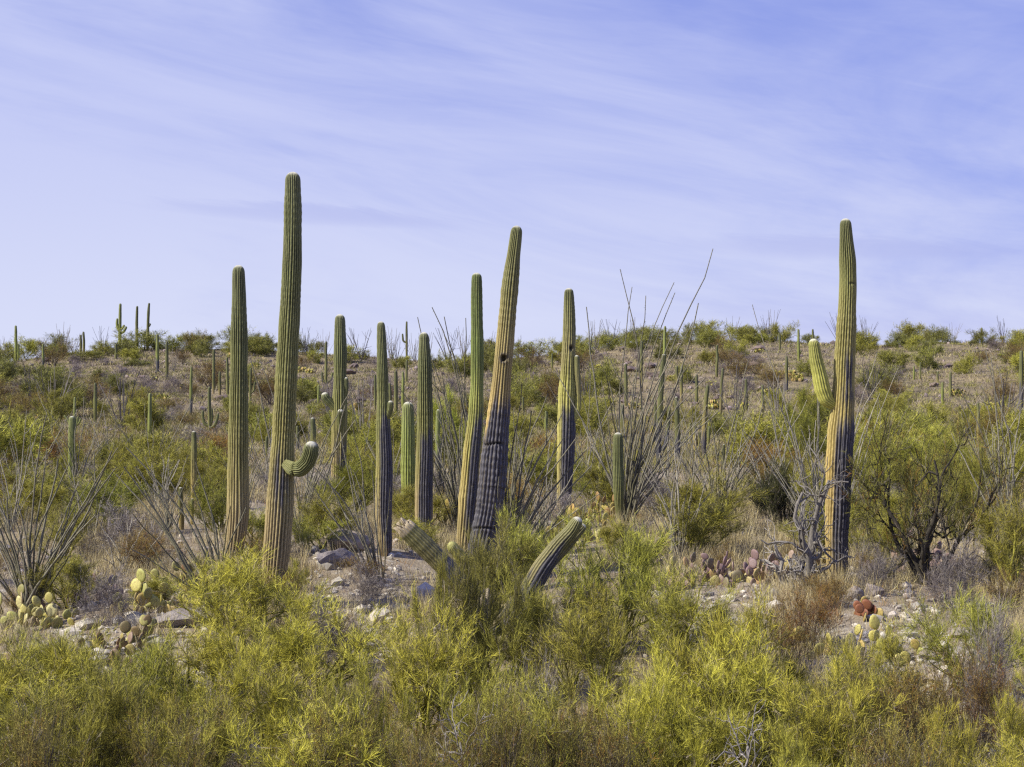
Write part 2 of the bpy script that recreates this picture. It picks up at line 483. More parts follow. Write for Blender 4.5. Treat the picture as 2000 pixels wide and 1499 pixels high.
FR = 1.05
saguaro('tallest saguaro, yellow green with one short stubby arm curling up at its right side', 1178,
        [(529, 1190, 42), (532, 1160, 46), (540, 1080, 53), (546, 1000, 56), (551, 900, 49), (556, 800, 43), (561, 700, 44), (567, 600, 41), (571, 500, 39), (572, 430, 36), (572, 370, 33), (572, 336, 30)],
        [([(556, 905, 20), (572, 917, 31), (588, 916, 32), (601, 902, 31), (607, 884, 30), (609, 863, 29)], dict(h0=.55, h1=.9, dd=(-.15, -.45), ribs=22, depth=.2))],
        seed=2, ribs=24, bn=.5, bark=((.225, .345, -.05, .5),), step=.036)
saguaro('bare straight armless saguaro left of the tallest one, fading from green to tan', 1100,
        [(452, 1120, 28), (455, 1090, 32), (462, 1040, 42), (465, 1000, 44), (465, 900, 42), (466, 800, 37), (467, 700, 32), (467, 650, 31), (467, 580, 29), (466, 540, 27), (466, 518, 24)], seed=3, ribs=22)
saguaro('medium saguaro between the tallest and the centre ones, with knobby little arms', 975,
        [(660, 985, 32), (662, 900, 32), (663, 820, 29), (664, 740, 27), (665, 690, 27), (664, 650, 23), (664, 614, 19)],
        [[(664, 808, 12), (655, 798, 15), (645, 787, 16), (636, 778, 16), (633, 767, 15)],
         ([(664, 850, 12), (665, 830, 14), (665, 815, 14), (665, 800, 14)], dict(dd=(-.1, -.3))),
         [(668, 790, 10), (675, 765, 12), (676, 745, 11), (676, 737, 9)]],
        seed=4, ribs=20, bark=((.05, .3, .3, 1.4),))
saguaro('dark streaked saguaro with one bulb shaped bud, left of the pale green short one', 1085,
        [(752, 1095, 24), (752, 1060, 27), (749, 1000, 35), (750, 950, 34), (751, 900, 31), (749, 850, 28), (748, 800, 24), (747, 720, 22), (745, 660, 19), (744, 628, 15)],
        [[(752, 822, 10), (758, 812, 13), (762, 800, 14), (763, 783, 12)]], seed=5, ribs=18, bn=.6, bark=((.03, .62, -.1, 1.3),), step=.038)
saguaro('short fat pale lime saguaro standing between two dark stemmed ones', 985,
        [(797, 995, 26), (797, 900, 28), (797, 850, 27), (797, 810, 26), (797, 785, 22)], seed=6, ribs=18, stops=ST_LIME, D=43)
saguaro('armless saguaro with grey bark streaks and a woolly domed tip, right of the lime one', 1055,
        [(828, 1065, 32), (828, 1020, 36), (828, 950, 38), (830, 880, 33), (830, 800, 30), (830, 740, 29), (829, 690, 24), (828, 649, 18)], seed=7, ribs=20, bn=.6, bark=((.03, .52, -.25, .9),))
saguaro('slender bright green saguaro bending left at its foot, beside the leaning grey barked giant', 1085,
        [(906, 1095, 28), (908, 1060, 34), (913, 1000, 38), (921, 900, 38), (929, 820, 31), (932, 740, 26), (932, 660, 25), (931, 590, 23), (931, 533, 19)], seed=8, ribs=18,
        stops=[(0, TAN), (.3, (.32, .26, .08)), (.5, (.23, .24, .055)), (.7, (.12, .165, .035)), (1, (.09, .125, .035))], bn=.6, bark=((.1, .5, .1, .8),), D=34.5)
saguaro('leaning giant saguaro with cracked dark grey bark over its lower half and a black hole', 1130,
        [(927, 1170, 52), (935, 1100, 52), (945, 1050, 50), (955, 1000, 54), (961, 950, 55), (966, 890, 51), (974, 810, 42), (980, 740, 37), (988, 650, 34), (996, 560, 33), (1003, 500, 29), (1008, 460, 25), (1010, 441, 22)],
        [([(925, 1105, 10), (912, 1097, 20), (898, 1085, 24), (886, 1072, 23), (879, 1061, 21)], dict(h0=.5, h1=.6, stops=[(0, (.36, .36, .12)), (1, (.36, .36, .12))], wool=False, dd=(-.25, -.6)))],
        seed=9, ribs=20, stops=[(0, (.36, .26, .10)), (.45, (.37, .265, .09)), (.65, (.26, .21, .08)), (.85, (.15, .15, .05)), (1, GREEN)], step=.018, D=31.5,
        bn=.3, bark=((-.2, .47, -1.45, 3.8), (.36, .56, -.55, 2.4)), cuts=((.415, .035, .2, -1.5, .8), (.19, .035, .16, -1.3, .9), (.30, .018, .05, -.4, 1.5)), holes=((.645, .02, .07),))
saguaro('low broken saguaro in the palo verde, left arm snapped open, right arm raised', 1345,
        [(925, 1360, 46), (927, 1300, 48), (932, 1240, 50), (935, 1190, 46), (936, 1165, 40)],
        [([(938, 1190, 30), (915, 1160, 36), (880, 1118, 38), (850, 1088, 38), (820, 1058, 38), (790, 1030, 36)], dict(broken=True, ribs=18, h0=.3, h1=.85, dd=(0, -.2), step=.03, bark=((.3, .6, -.2, 1.2),))),
         ([(938, 1245, 30), (985, 1218, 36), (1026, 1168, 41), (1060, 1108, 40), (1094, 1062, 35), (1118, 1036, 30), (1131, 1011, 24)], dict(ribs=18, h0=.2, h1=.95, dd=(0, -.3), step=.03, bark=((.0, .8, -.1, 1.6), (.2, .5, -1, 0)))),
         ([(960, 1225, 18), (1010, 1170, 22), (1060, 1115, 26), (1105, 1065, 24), (1142, 1025, 18)], dict(h0=.1, h1=.8, dd=(.3, .45)))],
        seed=10, ribs=20, D=24.3, stops=[(0, (.13, .105, .06)), (.5, (.16, .135, .06)), (1, (.115, .125, .04))], broken=True, bark=((0, 1, -2, 2),))
saguaro('saguaro right of the leaning giant with a round hole and one tight upright arm', 1010,
        [(1101, 1020, 26), (1101, 985, 28), (1103, 940, 33), (1106, 860, 36), (1107, 780, 33), (1110, 710, 29), (1112, 650, 25), (1112, 610, 23), (1111, 563, 17)],
        [[(1112, 832, 10), (1121, 820, 14), (1129, 795, 13), (1129, 760, 12), (1127, 725, 12), (1126, 694, 11)]],
        seed=11, ribs=18, stops=[(0, TAN), (.25, (.38, .34, .1)), (.6, (.33, .32, .08)), (.72, (.20, .18, .07)), (.9, (.16, .165, .06)), (1, GREEN)],
        bn=.4, bark=((.02, .52, -.4, 1.2),), holes=((.745, .35, .055),))
saguaro('small plump saguaro with a pinched whitish foot, in front of the big ocotillo', 1028,
        [(1213, 1036, 15), (1211, 1015, 14), (1209, 985, 18), (1208, 950, 22), (1207, 900, 22), (1207, 872, 21), (1207, 845, 17)], seed=12, ribs=18,
        stops=[(0, (.5, .44, .32)), (.1, (.42, .36, .22)), (.25, OLIVE * .9), (.6, GREEN * 1.1), (1, GREEN)])
saguaro('lone tall saguaro at right with one upcurved arm and long dark bark stripes', 1133,
        [(1636, 1150, 38), (1635, 1110, 42), (1634, 1050, 46), (1636, 1000, 50), (1639, 900, 56), (1642, 850, 52), (1647, 780, 42), (1650, 700, 38), (1653, 640, 36), (1656, 570, 33), (1656, 520, 33), (1653, 470, 27), (1651, 427, 21)],
        [([(1640, 800, 14), (1626, 789, 22), (1614, 782, 30), (1606, 760, 31), (1600, 730, 29), (1593, 700, 27), (1588, 662, 20)], dict(h0=.35, h1=.8, stops=[(0, YEL), (.5, (.34, .34, .07)), (1, (.2, .22, .06))], dd=(0, -.15)))],
        seed=13, ribs=22, stops=ST_GOLD, bn=.35, bark=((.02, .48, -.32, 1.7), (.48, .56, .05, .75), (.57, .64, .1, .7), (.50, .66, .2, .5)), cuts=((.82, .03, .08, -.2, 1.4),), step=.036)

# ---- saguaros of the middle ground and of the far hillside: (px, top, base, width, place phrase, arms)
BGS = [
 (31, 636, 706, 5.5, 'thin saguaro alone on the left end of the ridge', ()), (36, 672, 706, 4, 'stub beside the thin ridge saguaro at far left', ()),
 (84, 672, 722, 5, 'small saguaro in grey brush near the left end of the ridge', ()), (158, 654, 694, 5, 'shorter of two saguaros standing together on the left ridge', ()),
 (164, 648, 694, 5, 'taller of two saguaros standing together on the left ridge', ()),
 (234, 593, 684, 6, 'ridge top saguaro with three arms at the left', ([(234, 648, 4), (230, 644, 5), (228, 632, 5), (229, 622, 4)], [(235, 646, 4), (239, 641, 5), (243, 635, 4)], [(235, 652, 4), (241, 649, 5), (245, 642, 5), (247, 638, 4)])),
 (267, 598, 684, 5.5, 'armless saguaro rising behind the green bush on the ridge', ()),
 (288, 592, 684, 5.5, 'slightly bent saguaro with a tiny arm on the left ridge', ([(287, 640, 3), (291, 637, 4), (293, 632, 4)],)),
 (226, 672, 702, 5, 'stumpy saguaro below the three armed ridge saguaro', ()), (308, 653, 728, 6.5, 'grey footed saguaro just right of the ridge bush', ()),
 (326, 667, 742, 6, 'dark saguaro on the slope right of the ridge bush', ()), (373, 716, 815, 5.5, 'slim grey barked saguaro alone on the bare left slope', ()),
 (417, 682, 762, 5.5, 'slim saguaro uphill from the candelabra one', ()), (445, 698, 778, 5.5, 'slim saguaro close left of the bare straight saguaro', ()),
 (429, 726, 776, 5, 'short saguaro in the group left of the bare straight saguaro', ()), (417, 728, 770, 4.5, 'shortest saguaro of the group left of the straight one', ()),
 (186, 748, 825, 6.5, 'dark saguaro on the left slope below the bushes', ()), (292, 768, 862, 7.5, 'green saguaro at the foot of the left slope', ()),
 (409, 756, 846, 7, 'candelabra saguaro with arms like a fork on the left slope', ([(408, 833, 6), (399, 829, 7), (396, 816, 6), (396, 802, 5)], [(409, 834, 5), (413, 826, 6), (414, 812, 5), (413, 798, 5)], [(409, 838, 6), (419, 832, 7), (424, 820, 6), (426, 808, 5)])),
 (489, 719, 795, 5, 'small branched saguaro half hidden right of the straight one', ([(489, 770, 4), (496, 763, 4), (498, 746, 4)],)),
 (146, 776, 850, 5.5, 'thin tipped saguaro with drooping arms at left', ([(146, 838, 4), (137, 832, 5), (134, 822, 4), (125, 812, 4)], [(147, 835, 4), (151, 826, 4), (152, 814, 4)], [(147, 834, 4), (155, 826, 4), (158, 818, 4)])),
 (140, 813, 960, 14, 'stout green saguaro among ocotillos at left', ()), (379, 842, 995, 12, 'golden stemmed saguaro left of the bare straight one', ()),
 (354, 952, 1035, 10, 'small short saguaro in brush near the golden stemmed one', ()), (375, 974, 1025, 7, 'tiny saguaro at the foot of the golden stemmed one', ()),
 (637, 667, 752, 5.5, 'anchor shaped saguaro on the slope with two low arms', ([(637, 748, 4), (630, 742, 5), (629, 727, 4)], [(637, 748, 4), (647, 742, 5), (650, 727, 4)])),
 (794, 628, 705, 4.5, 'thin ridge saguaro with one small left arm behind the centre group', ([(793, 670, 3), (787, 666, 4), (786, 652, 3)],)),
 (794, 703, 746, 5, 'short saguaro below the one armed ridge saguaro', ()), (774, 724, 815, 8, 'saguaro just right of the dark streaked one, with small buds', ([(774, 818, 5), (777, 815, 5), (778, 811, 5)],)),
 (787, 726, 800, 6, 'slim saguaro behind the lime one', ()), (762, 748, 792, 6, 'short saguaro behind the bulb shaped bud', ()), (733, 732, 802, 5, 'thin saguaro peeking left of the dark streaked one', ()),
 (611, 816, 872, 11, 'stub of a saguaro beside the curled stubby arm', ()), (622, 752, 792, 5, 'small saguaro uphill between the tallest and the knobby one', ()), (582, 832, 880, 6.5, 'grey little saguaro right behind the tallest one', ()),
 (521, 852, 890, 6, 'small saguaro between the straight and the tallest one', ()), (855, 800, 925, 10, 'shaded saguaro right behind the domed bark streaked one', ()),
 (1253, 666, 766, 6, 'slim saguaro behind the canes of the big ocotillo', ()), (1298, 637, 720, 6, 'saguaro breaking the skyline behind the big ocotillo', ()),
 (1286, 692, 908, 11, 'grey footed bent saguaro with a raised right arm right of the ocotillo', ([(1287, 880, 9), (1297, 873, 9), (1301, 850, 8), (1303, 820, 7), (1305, 794, 6)],)),
 (1223, 710, 792, 7, 'saguaro among the ocotillo canes on the mid slope', ()), (1215, 790, 860, 8.5, 'green saguaro right behind the small plump one', ()),
 (1323, 715, 752, 6, 'left one of a close pair of saguaros on the slope', ()), (1331, 716, 786, 6, 'right one of a close pair of saguaros on the slope', ()),
 (1280, 782, 842, 5, 'thin saguaro behind the grey footed bent one', ()), (1325, 775, 905, 10, 'bulging grey based saguaro left of the tangled arms', ()),
 (1361, 731, 790, 6, 'small saguaro on the bare centre right slope', ()), (1374, 752, 895, 9, 'leaning yellow saguaro right of the grey based one', ()),
 (1357, 824, 885, 8, 'green saguaro with tangled arms beside the leaning yellow one', ([(1356, 880, 6), (1364, 872, 7), (1366, 858, 6), (1366, 843, 5)], [(1356, 868, 5), (1348, 860, 5), (1348, 826, 5)])),
 (1400, 674, 736, 5.5, 'dark saguaro high on the right slope', ()), (1408, 719, 812, 6, 'slightly bowed saguaro on the right slope', ()),
 (1457, 740, 806, 6.5, 'pale saguaro mid slope among white canes', ()), (1490, 752, 812, 6, 'short saguaro mid slope right of the pale one', ()),
 (1536, 695, 766, 6, 'grey footed slim saguaro high on the right slope', ()), (1523, 650, 684, 4.5, 'little saguaro on the right ridge', ()),
 (1560, 643, 706, 5, 'skyline saguaro with a bud, left of the raised arm', ([(1560, 692, 3), (1563, 689, 4), (1565, 685, 4)],)), (1588, 643, 672, 4, 'skyline saguaro tip right above the raised arm', ()),
 (1582, 814, 905, 6.5, 'slim saguaro left of the lone tall one', ()), (1384, 833, 872, 6, 'small stub right of the tangled arms', ()), (1413, 868, 915, 6, 'stub in the brush right of the tangled arms', ()),
 (1067, 803, 850, 7, 'small green saguaro left of the holed one', ()), (1022, 775, 815, 5, 'thin saguaro right of the leaning giant', ()), (1078, 690, 722, 4, 'tiny saguaro on the ridge left of the holed one', ()),
 (1785, 715, 742, 4, 'leftmost of the little saguaros on the right slope', ()), (1797, 708, 742, 4, 'second little saguaro on the right slope', ()), (1831, 725, 748, 4, 'third little saguaro on the right slope', ()),
 (1856, 727, 775, 5.5, 'tallest of the little saguaros on the right slope', ()), (1841, 747, 792, 4.5, 'lower little saguaro in bushes on the right slope', ()), (1911, 787, 875, 6.5, 'yellow saguaro in green brush near the right edge', ()),
 (1994, 685, 803, 8.5, 'grey footed saguaro cut by the right edge', ()), (1917, 640, 664, 4, 'saguaro tip over the bush on the right ridge', ()),
 (1445, 762, 800, 4, 'very thin young saguaro beside the pale mid slope one', ()), (1320, 840, 880, 5, 'young saguaro left of the tangled arms', ()),
]
for q, (px, yt, yb, w, phrase, arms) in enumerate(BGS):
    D = min(D_at(px, yb), 197.0)
    if yb < 712: D = min(max(D, 150), 196)
    base = GP(px, D)
    rng = np.random.default_rng(900 + q)
    by = 749.5 - (base[2] - ZC) * F / D
    near = D < 60
    g = Geo()
    dxl = rng.normal(0, .8) if px != 1374 else 9
    dxl = {1286: 12, 288: 3, 1408: 4, 1325: -5, 234: 1, 637: 0}.get(px, dxl)
    ys = [by, by * .75 + yt * .25, by * .4 + yt * .6, by * .15 + yt * .85, yt]
    ws = [w * .8, w * 1.08, w, w * .95, w * .75]
    xs = [px + dxl * (k / 4) ** 1.5 + rng.normal(0, .35) * w / 6 for k in range(5)]
    P = np.array([W2(x, y, D) - base for x, y in zip(xs, ys)]); P[0][2] = -0.2
    R = np.array(ws) / 2 / F * D
    stops_k = rng.uniform(.68, .9)
    grey = any(s in phrase for s in ('grey', 'bark'))
    stops = [ST_STD, ST_GREEN, ST_GREEN, ST_LIME][rng.integers(4)] if 'dark' not in phrase else ST_GREEN
    if 'golden' in phrase or 'yellow' in phrase: stops = ST_GOLD
    stops = [(a_, np.array(c_) * stops_k) for a_, c_ in stops]
    kw = dict(ribs=14 if near else 10, per=4 if near else 3, step=.08 if near else .22, stops=stops, depth=.2, wool=near or px in (611,))
    if grey: kw['bark'] = ((-.1, .42, -3.2, 3.2),)
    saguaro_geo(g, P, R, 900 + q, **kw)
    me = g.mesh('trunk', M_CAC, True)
    grp = 'saguaros scattered over the slope and ridge'
    lab = phrase if 'saguaro' in phrase else phrase + ' saguaro'
    if arms:
        root = obj('saguaro', None, loc=base); obj('trunk', me, root)
        for a in arms:
            g = Geo(); PA = np.array([W2(x + (dxl * .2), y, D) - base for x, y, _ in a]); RA = np.array([t[2] for t in a]) / 2 / F * D
            saguaro_geo(g, PA, RA, 950 + q, ribs=8, per=3, step=.12, stops=stops, depth=.2, h0=.4, h1=.9, wool=False, bark=((-.1, .5, -3.2, 3.2),) if grey else ())
            obj('arm', g.mesh('arm', M_CAC, True), root)
    else:
        me.name = 'saguaro'; root = obj('saguaro', me, loc=base)
    tag(root, lab, 'saguaro', grp)
    SAGS.append((px, yt, yb, w, D))

# ------------------------------------------------------------------ shrubs
Z = np.array([0, 0, 1.0])
def limb(rng, p, d, L, r0, r1, n, up, jit):
    P = [p]; d = nrm(d)
    for q in range(n):
        d = nrm(d + up * Z + rng.normal(0, jit, 3)); P.append(P[-1] + d * L / n)
    return np.array(P), np.linspace(r0, r1, n + 1)

def shrub_meshes(name, seed, H=2.4, Wd=3.0, stems=7, k1=6, k2=4, tilt=(10, 62), r0=.035, sprays=1400, sub=8, tl=(.07, .2), pl=(.2, .42), tw=.0050,
                 up=.35, jit=.16, wood=((.12, .11, .04), (.50, .48, .08)), fol=((.25, .24, .045), (.50, .47, .08), (.085, .085, .025)), rust=0.0, leaf=0, spread=.5, flat=1.0, subjit=.45, sides=5, hbias=.35):
    rng = np.random.default_rng(seed)
    gw, gf = Geo(), Geo()
    cand_p, cand_d, cand_w = [], [], []
    wood = [np.array(c) for c in wood]
    for s in range(stems):
        az = (s + rng.uniform(-.35, .35)) / stems * 2 * math.pi
        ti = RAD(rng.uniform(*tilt)); d = np.array([math.cos(az) * math.sin(ti), math.sin(az) * math.sin(ti), math.cos(ti)])
        Lm = min(H / max(math.cos(ti), .25), Wd / 2 / max(math.sin(ti), .2)) * rng.uniform(.6, .85)
        P0, R0 = limb(rng, rng.normal(0, .06, 3) * [1, 1, 0] - [0, 0, .1], d, Lm, r0 * rng.uniform(.6, 1.1), r0 * .3, 9, up * .12, jit)
        wc = wood[0] + (wood[1] - wood[0]) * rng.random()
        tube(gw, P0, R0, sides + 1, wc)
        for c in range(k1):
            f = rng.uniform(.22, 1); q = min(8, int(f * 9)); dd = P0[min(q + 1, 9)] - P0[q]
            P1, R1 = limb(rng, P0[q], nrm(nrm(dd) + rng.normal(0, .55, 3)), Lm * rng.uniform(.35, .6), R0[q] * .6, r0 * .14, 7, up * .25, jit * 1.1)
            tube(gw, P1, R1, sides - 1, wc)
            for i in range(3, 8): cand_p.append(P1[i]); cand_d.append(nrm(P1[i] - P1[i - 1])); cand_w.append(.6)
            for e in range(k2):
                q1 = rng.integers(2, 7); dd = P1[q1 + 1] - P1[q1]
                P2, R2 = limb(rng, P1[q1], nrm(nrm(dd) + rng.normal(0, .6, 3)), Lm * rng.uniform(.18, .34), R1[q1] * .6, r0 * .08, 5, up * .4, jit * 1.3)
                tube(gw, P2, R2, 3, wc)
                for i in range(1, 6): cand_p.append(P2[i]); cand_d.append(nrm(P2[i] - P2[i - 1])); cand_w.append(1.)
    wood_me = gw.mesh(name + '_stems', M_BARK, True)
    fol_me = None
    if sprays:
        cp, cd, cw = np.array(cand_p), np.array(cand_d), np.array(cand_w)
        # light gets more twigs: clumpy choice, outer points favoured
        cl = vnoise(cp[:, 0] * 2.6 + cp[:, 2] * 2.1, cp[:, 1] * 2.6 + cp[:, 2] * .9, seed) ** 3 * 2
        hh = np.clip(cp[:, 2] / H, 0, 1)
        pr = cw * (0.15 + cl) * (hbias + hh); pr /= pr.sum()
        ix = rng.choice(len(cp), sprays, p=pr)
        P = cp[ix] + rng.normal(0, .03, (sprays, 3)); Dv = nrm(cd[ix] * .6 + Z * up + rng.normal(0, spread, (sprays, 3)))
        Lp = rng.uniform(*pl, sprays)
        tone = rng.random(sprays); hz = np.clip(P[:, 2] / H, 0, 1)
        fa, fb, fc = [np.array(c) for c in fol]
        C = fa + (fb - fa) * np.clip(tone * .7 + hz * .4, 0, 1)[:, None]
        dk = rng.random(sprays) < .34; C[dk] = fc
        gm = rng.random(sprays) < .07; C[gm] = np.array((.26, .22, .19)) * rng.uniform(.6, 1.3, (gm.sum(), 1))
        if rust:
            rm = (rng.random(sprays) < rust * (1.5 - hz)); C[rm] = np.array((.24, .13, .03)) * rng.uniform(.6, 1.2, (rm.sum(), 1))
        ribbons(gf, P, Dv, Lp, np.full(sprays, tw * 1.25), C * .85, rng)
        n = sprays * sub; k = np.repeat(np.arange(sprays), sub)
        t = rng.uniform(.1, 1, n)[:, None]
        Ps = P[k] + Dv[k] * Lp[k][:, None] * t
        Ds = nrm(Dv[k] + rng.normal(0, subjit, (n, 3)) + Z * up * .4)
        ribbons(gf, Ps, Ds, rng.uniform(*tl, n), tw * rng.uniform(.6, 1.2, n), C[k] * rng.uniform(.75, 1.25, (n, 1)), rng)
        if leaf:
            k = rng.integers(0, n, leaf); Pl = Ps[k] + Ds[k] * rng.uniform(0, .2, (leaf, 1)); s_ = rng.uniform(.007, .016, (leaf, 1))
            a = nrm(rng.normal(size=(leaf, 3))); c = nrm(np.cross(a, rng.normal(size=(leaf, 3))))
            V = np.stack([Pl - a * s_, Pl + c * s_ * .8, Pl + a * s_], 1).reshape(-1, 3); o = np.arange(leaf) * 3
            base = C[np.repeat(np.arange(sprays), sub)[k]]
            gf.add(V, None, np.stack([o, o + 1, o + 2], 1), np.repeat(base * rng.uniform(.8, 1.3, (leaf, 1)), 3, 0))
        fol_me = gf.mesh(name + '_twigs', M_FOL)
    allz = np.concatenate(gw.V + gf.V); ext = (np.percentile(np.abs(allz[:, :2]).max(1), 97), np.percentile(allz[:, 2], 98.5))
    return wood_me, fol_me, ext

GREYW = ((.17, .155, .15), (.34, .32, .31)); GF = ((.20, .17, .16), (.33, .30, .28), (.12, .10, .10)); DARKW = ((.035, .03, .025), (.07, .06, .045))
LIB = {
 'palo': [shrub_meshes('palo', 10 + q, sprays=2700, sub=8, hbias=.12, r0=.055, spread=.45, subjit=.42) for q in range(4)],
 'creo': [shrub_meshes('creo', 30 + q, H=1.8, Wd=2.4, stems=11, k1=6, k2=4, tilt=(5, 48), r0=.018, sprays=1050, sub=7, tl=(.05, .15), pl=(.15, .32), tw=.0048, wood=((.06, .05, .045), (.2, .17, .15)),
                        fol=((.17, .145, .045), (.32, .27, .065), (.08, .065, .03)), rust=.15, leaf=7000) for q in range(3)],
 'grey': [shrub_meshes('grey', 50 + q, H=1.2, Wd=1.8, stems=12, k1=6, k2=4, tilt=(5, 65), r0=.012, sprays=650, sub=7, tl=(.06, .2), pl=(.15, .35), tw=.0055, wood=GREYW, fol=GF, up=.2) for q in range(3)],
 'far': [shrub_meshes('far', 70 + q, H=1.9, Wd=2.8, stems=10, k1=6, k2=4, tilt=(8, 80), r0=.025, sprays=1500, sub=6, tl=(.1, .26), pl=(.2, .4), tw=.011, up=.32, spread=.6, hbias=1.1,
                      fol=((.22, .21, .055), (.37, .345, .08), (.11, .11, .035))) for q in range(5)],
 'dead': [shrub_meshes('dead', 90 + q, H=2.0, Wd=2.0, stems=6, k1=7, k2=5, tilt=(5, 58), r0=.075, sprays=0, wood=((.16, .145, .13), (.42, .39, .35)), jit=.38, up=.3) for q in range(2)],
 'tree': [shrub_meshes('tree', 110, H=3.2, Wd=3.2, stems=6, k1=7, k2=5, tilt=(8, 58), r0=.085, sprays=2000, sub=8, tl=(.07, .18), pl=(.2, .42), wood=DARKW, jit=.3,
                       fol=((.13, .13, .035), (.24, .23, .05), (.06, .06, .025)), rust=.10)],
 'olive': [shrub_meshes('olive', 120 + q, H=1.6, Wd=2.0, stems=9, k1=6, k2=5, tilt=(8, 60), r0=.03, sprays=1500, sub=8, tl=(.05, .14), pl=(.12, .28), tw=.008, wood=DARKW, fol=((.05, .055, .025), (.10, .105, .035), (.03, .035, .015)), leaf=8000) for q in range(1)],
}
PARTN = {'palo': ('limbs', 'twigs'), 'creo': ('stems', 'leafy_twigs'), 'grey': ('stems', 'twigs'), 'far': ('limbs', 'crown'), 'dead': ('branches', None), 'tree': ('trunk', 'crown'), 'olive': ('stems', 'foliage')}
OBN = {'palo': 'palo_verde', 'creo': 'creosote_bush', 'grey': 'bare_shrub', 'far': 'desert_shrub', 'dead': 'dead_bush', 'tree': 'mesquite_tree', 'olive': 'dark_shrub'}
NAMEK = {'palo': 'palo verde bush', 'creo': 'creosote bush', 'grey': 'leafless grey shrub', 'far': 'olive shrub', 'dead': 'dead gnarled bush', 'tree': 'dark limbed tree', 'olive': 'dark dense shrub'}
CATK = {'palo': 'bush', 'creo': 'bush', 'grey': 'shrub', 'far': 'shrub', 'dead': 'dead bush', 'tree': 'tree', 'olive': 'shrub'}

# landmarks used to say where a plant stands: (phrase, px, D)
LM = [('the tallest saguaro', 532, 30), ('the bare straight saguaro', 455, 33), ('the knobby armed saguaro', 660, 46), ('the dark streaked saguaro', 752, 34), ('the domed bark streaked saguaro', 828, 36),
      ('the leaning giant', 932, 32), ('the broken low saguaro', 950, 24), ('the holed saguaro', 1102, 41), ('the plump small saguaro', 1212, 39), ('the lone tall saguaro', 1636, 31),
      ('the golden stemmed saguaro', 379, 44), ('the stout left saguaro', 140, 48), ('the candelabra saguaro', 409, 90), ('the grey barked slope saguaro', 373, 105), ('the dark left slope saguaro', 186, 100),
      ('the three armed ridge saguaro', 234, 195), ('the anchor shaped saguaro', 637, 150), ('the thin leftmost ridge saguaro', 31, 190), ('the one armed ridge saguaro', 794, 190), ('the bent grey footed saguaro', 1286, 58),
      ('the close pair of saguaros', 1328, 125), ('the bowed slope saguaro', 1410, 110), ('the dark high slope saguaro', 1400, 165), ('the high grey footed saguaro', 1536, 150), ('the budded skyline saguaro', 1560, 190),
      ('the row of little saguaros', 1830, 160), ('the yellow right saguaro', 1911, 70), ('the saguaro at the right edge', 1994, 110), ('the ridge saguaro over a bush', 1917, 196), ('the leaning yellow saguaro', 1374, 62),
      ('the ridge left of the holed saguaro', 1040, 190), ('the bare left foreground', 120, 21), ('the lower right corner', 1900, 20), ('the bottom centre', 1000, 19), ('the lower left middle', 480, 20), ('the lower right middle', 1450, 20)]
USED = {}
def auto_label(px, D, what, adj):
    best = sorted(LM, key=lambda l: abs(math.log(D / l[2])) * 420 + abs(px - l[1]))
    for l in best[:3]:
        d = px - l[1]
        rel = 'just behind' if abs(d) < 18 and D > l[2] else 'in front of' if abs(d) < 18 else 'a little left of' if -70 < d < 0 else 'a little right of' if 0 < d < 70 else 'well left of' if d < 0 else 'well right of'
        if abs(d) >= 18 and D > l[2] * 1.15: rel = rel.replace(' of', ' of and behind') if False else rel + ' and beyond'
        elif abs(d) >= 18 and D < l[2] * .87: rel = rel + ' and nearer than'
        for a in adj:
            t = f'{a} {what} {rel} {l[0]}'
            t = ' '.join(t.split())
            if len(t.split()) <= 16 and t not in USED: USED[t] = 1; return t, None
    return None, None

BUSHES = []
def bush(kind, px, D, topy=None, wpx=None, label=None, H=None, Wm=None, tint=(1, 1, 1), yaw=None, var=None, adj=None, rng=None):
    lib = LIB[kind]; rng = rng or np.random.default_rng(int(px * 7 + D * 13))
    wm, fm, (ex, ez) = lib[var if var is not None else rng.integers(len(lib))]
    base = GP(px, D)
    if topy is not None: H = (ZC + (749.5 - topy) / F * D) - base[2]
    if wpx is not None: Wm = wpx / F * D
    H = max(H, .25)
    sz = H / ez; sx = (Wm / 2) / ex if Wm else sz
    root = obj(OBN[kind], None, loc=base - [0, 0, .03], rot=(0, 0, rng.uniform(0, 6.28) if yaw is None else yaw), scale=(sx, sx * rng.uniform(.9, 1.1), sz))
    a, c = PARTN[kind]
    wt = tuple(.5 + .5 * t for t in tint)
    obj(a, wm, root, color=wt)
    if fm: obj(c, fm, root, color=tint)
    if label is None:
        size = 'low' if H < 1.0 else 'tall' if H > 2.6 else 'broad' if (Wm or 0) > 3 else 'rounded'
        hue = {'palo': 'bright green', 'creo': 'brownish olive', 'grey': 'twiggy', 'far': 'dull green', 'dead': 'pale', 'tree': 'dark', 'olive': 'blackish green'}[kind]
        if kind == 'far' and tint[0] > 1.25: hue = 'yellow green'
        if kind == 'far' and tint[1] < .75: hue = 'brown'
        label, _ = auto_label(px, D, NAMEK[kind], [hue, size + ' ' + hue, 'sparse ' + hue, 'small ' + size + ' ' + hue])
    if label is None: label = f'{NAMEK[kind]} among the many scattered over the desert slope'
    grp = {'palo': 'palo verde bushes', 'creo': 'creosote bushes', 'grey': 'leafless grey shrubs', 'far': 'shrubs dotted over the slope', 'dead': 'dead gnarled bushes', 'tree': 'trees', 'olive': 'dark shrubs'}[kind]
    tag(root, label, CATK[kind], grp)
    BUSHES.append((px, D))
    return root

BR = (1.28, 1.26, 1.0); OL = (.72, .72, .9)
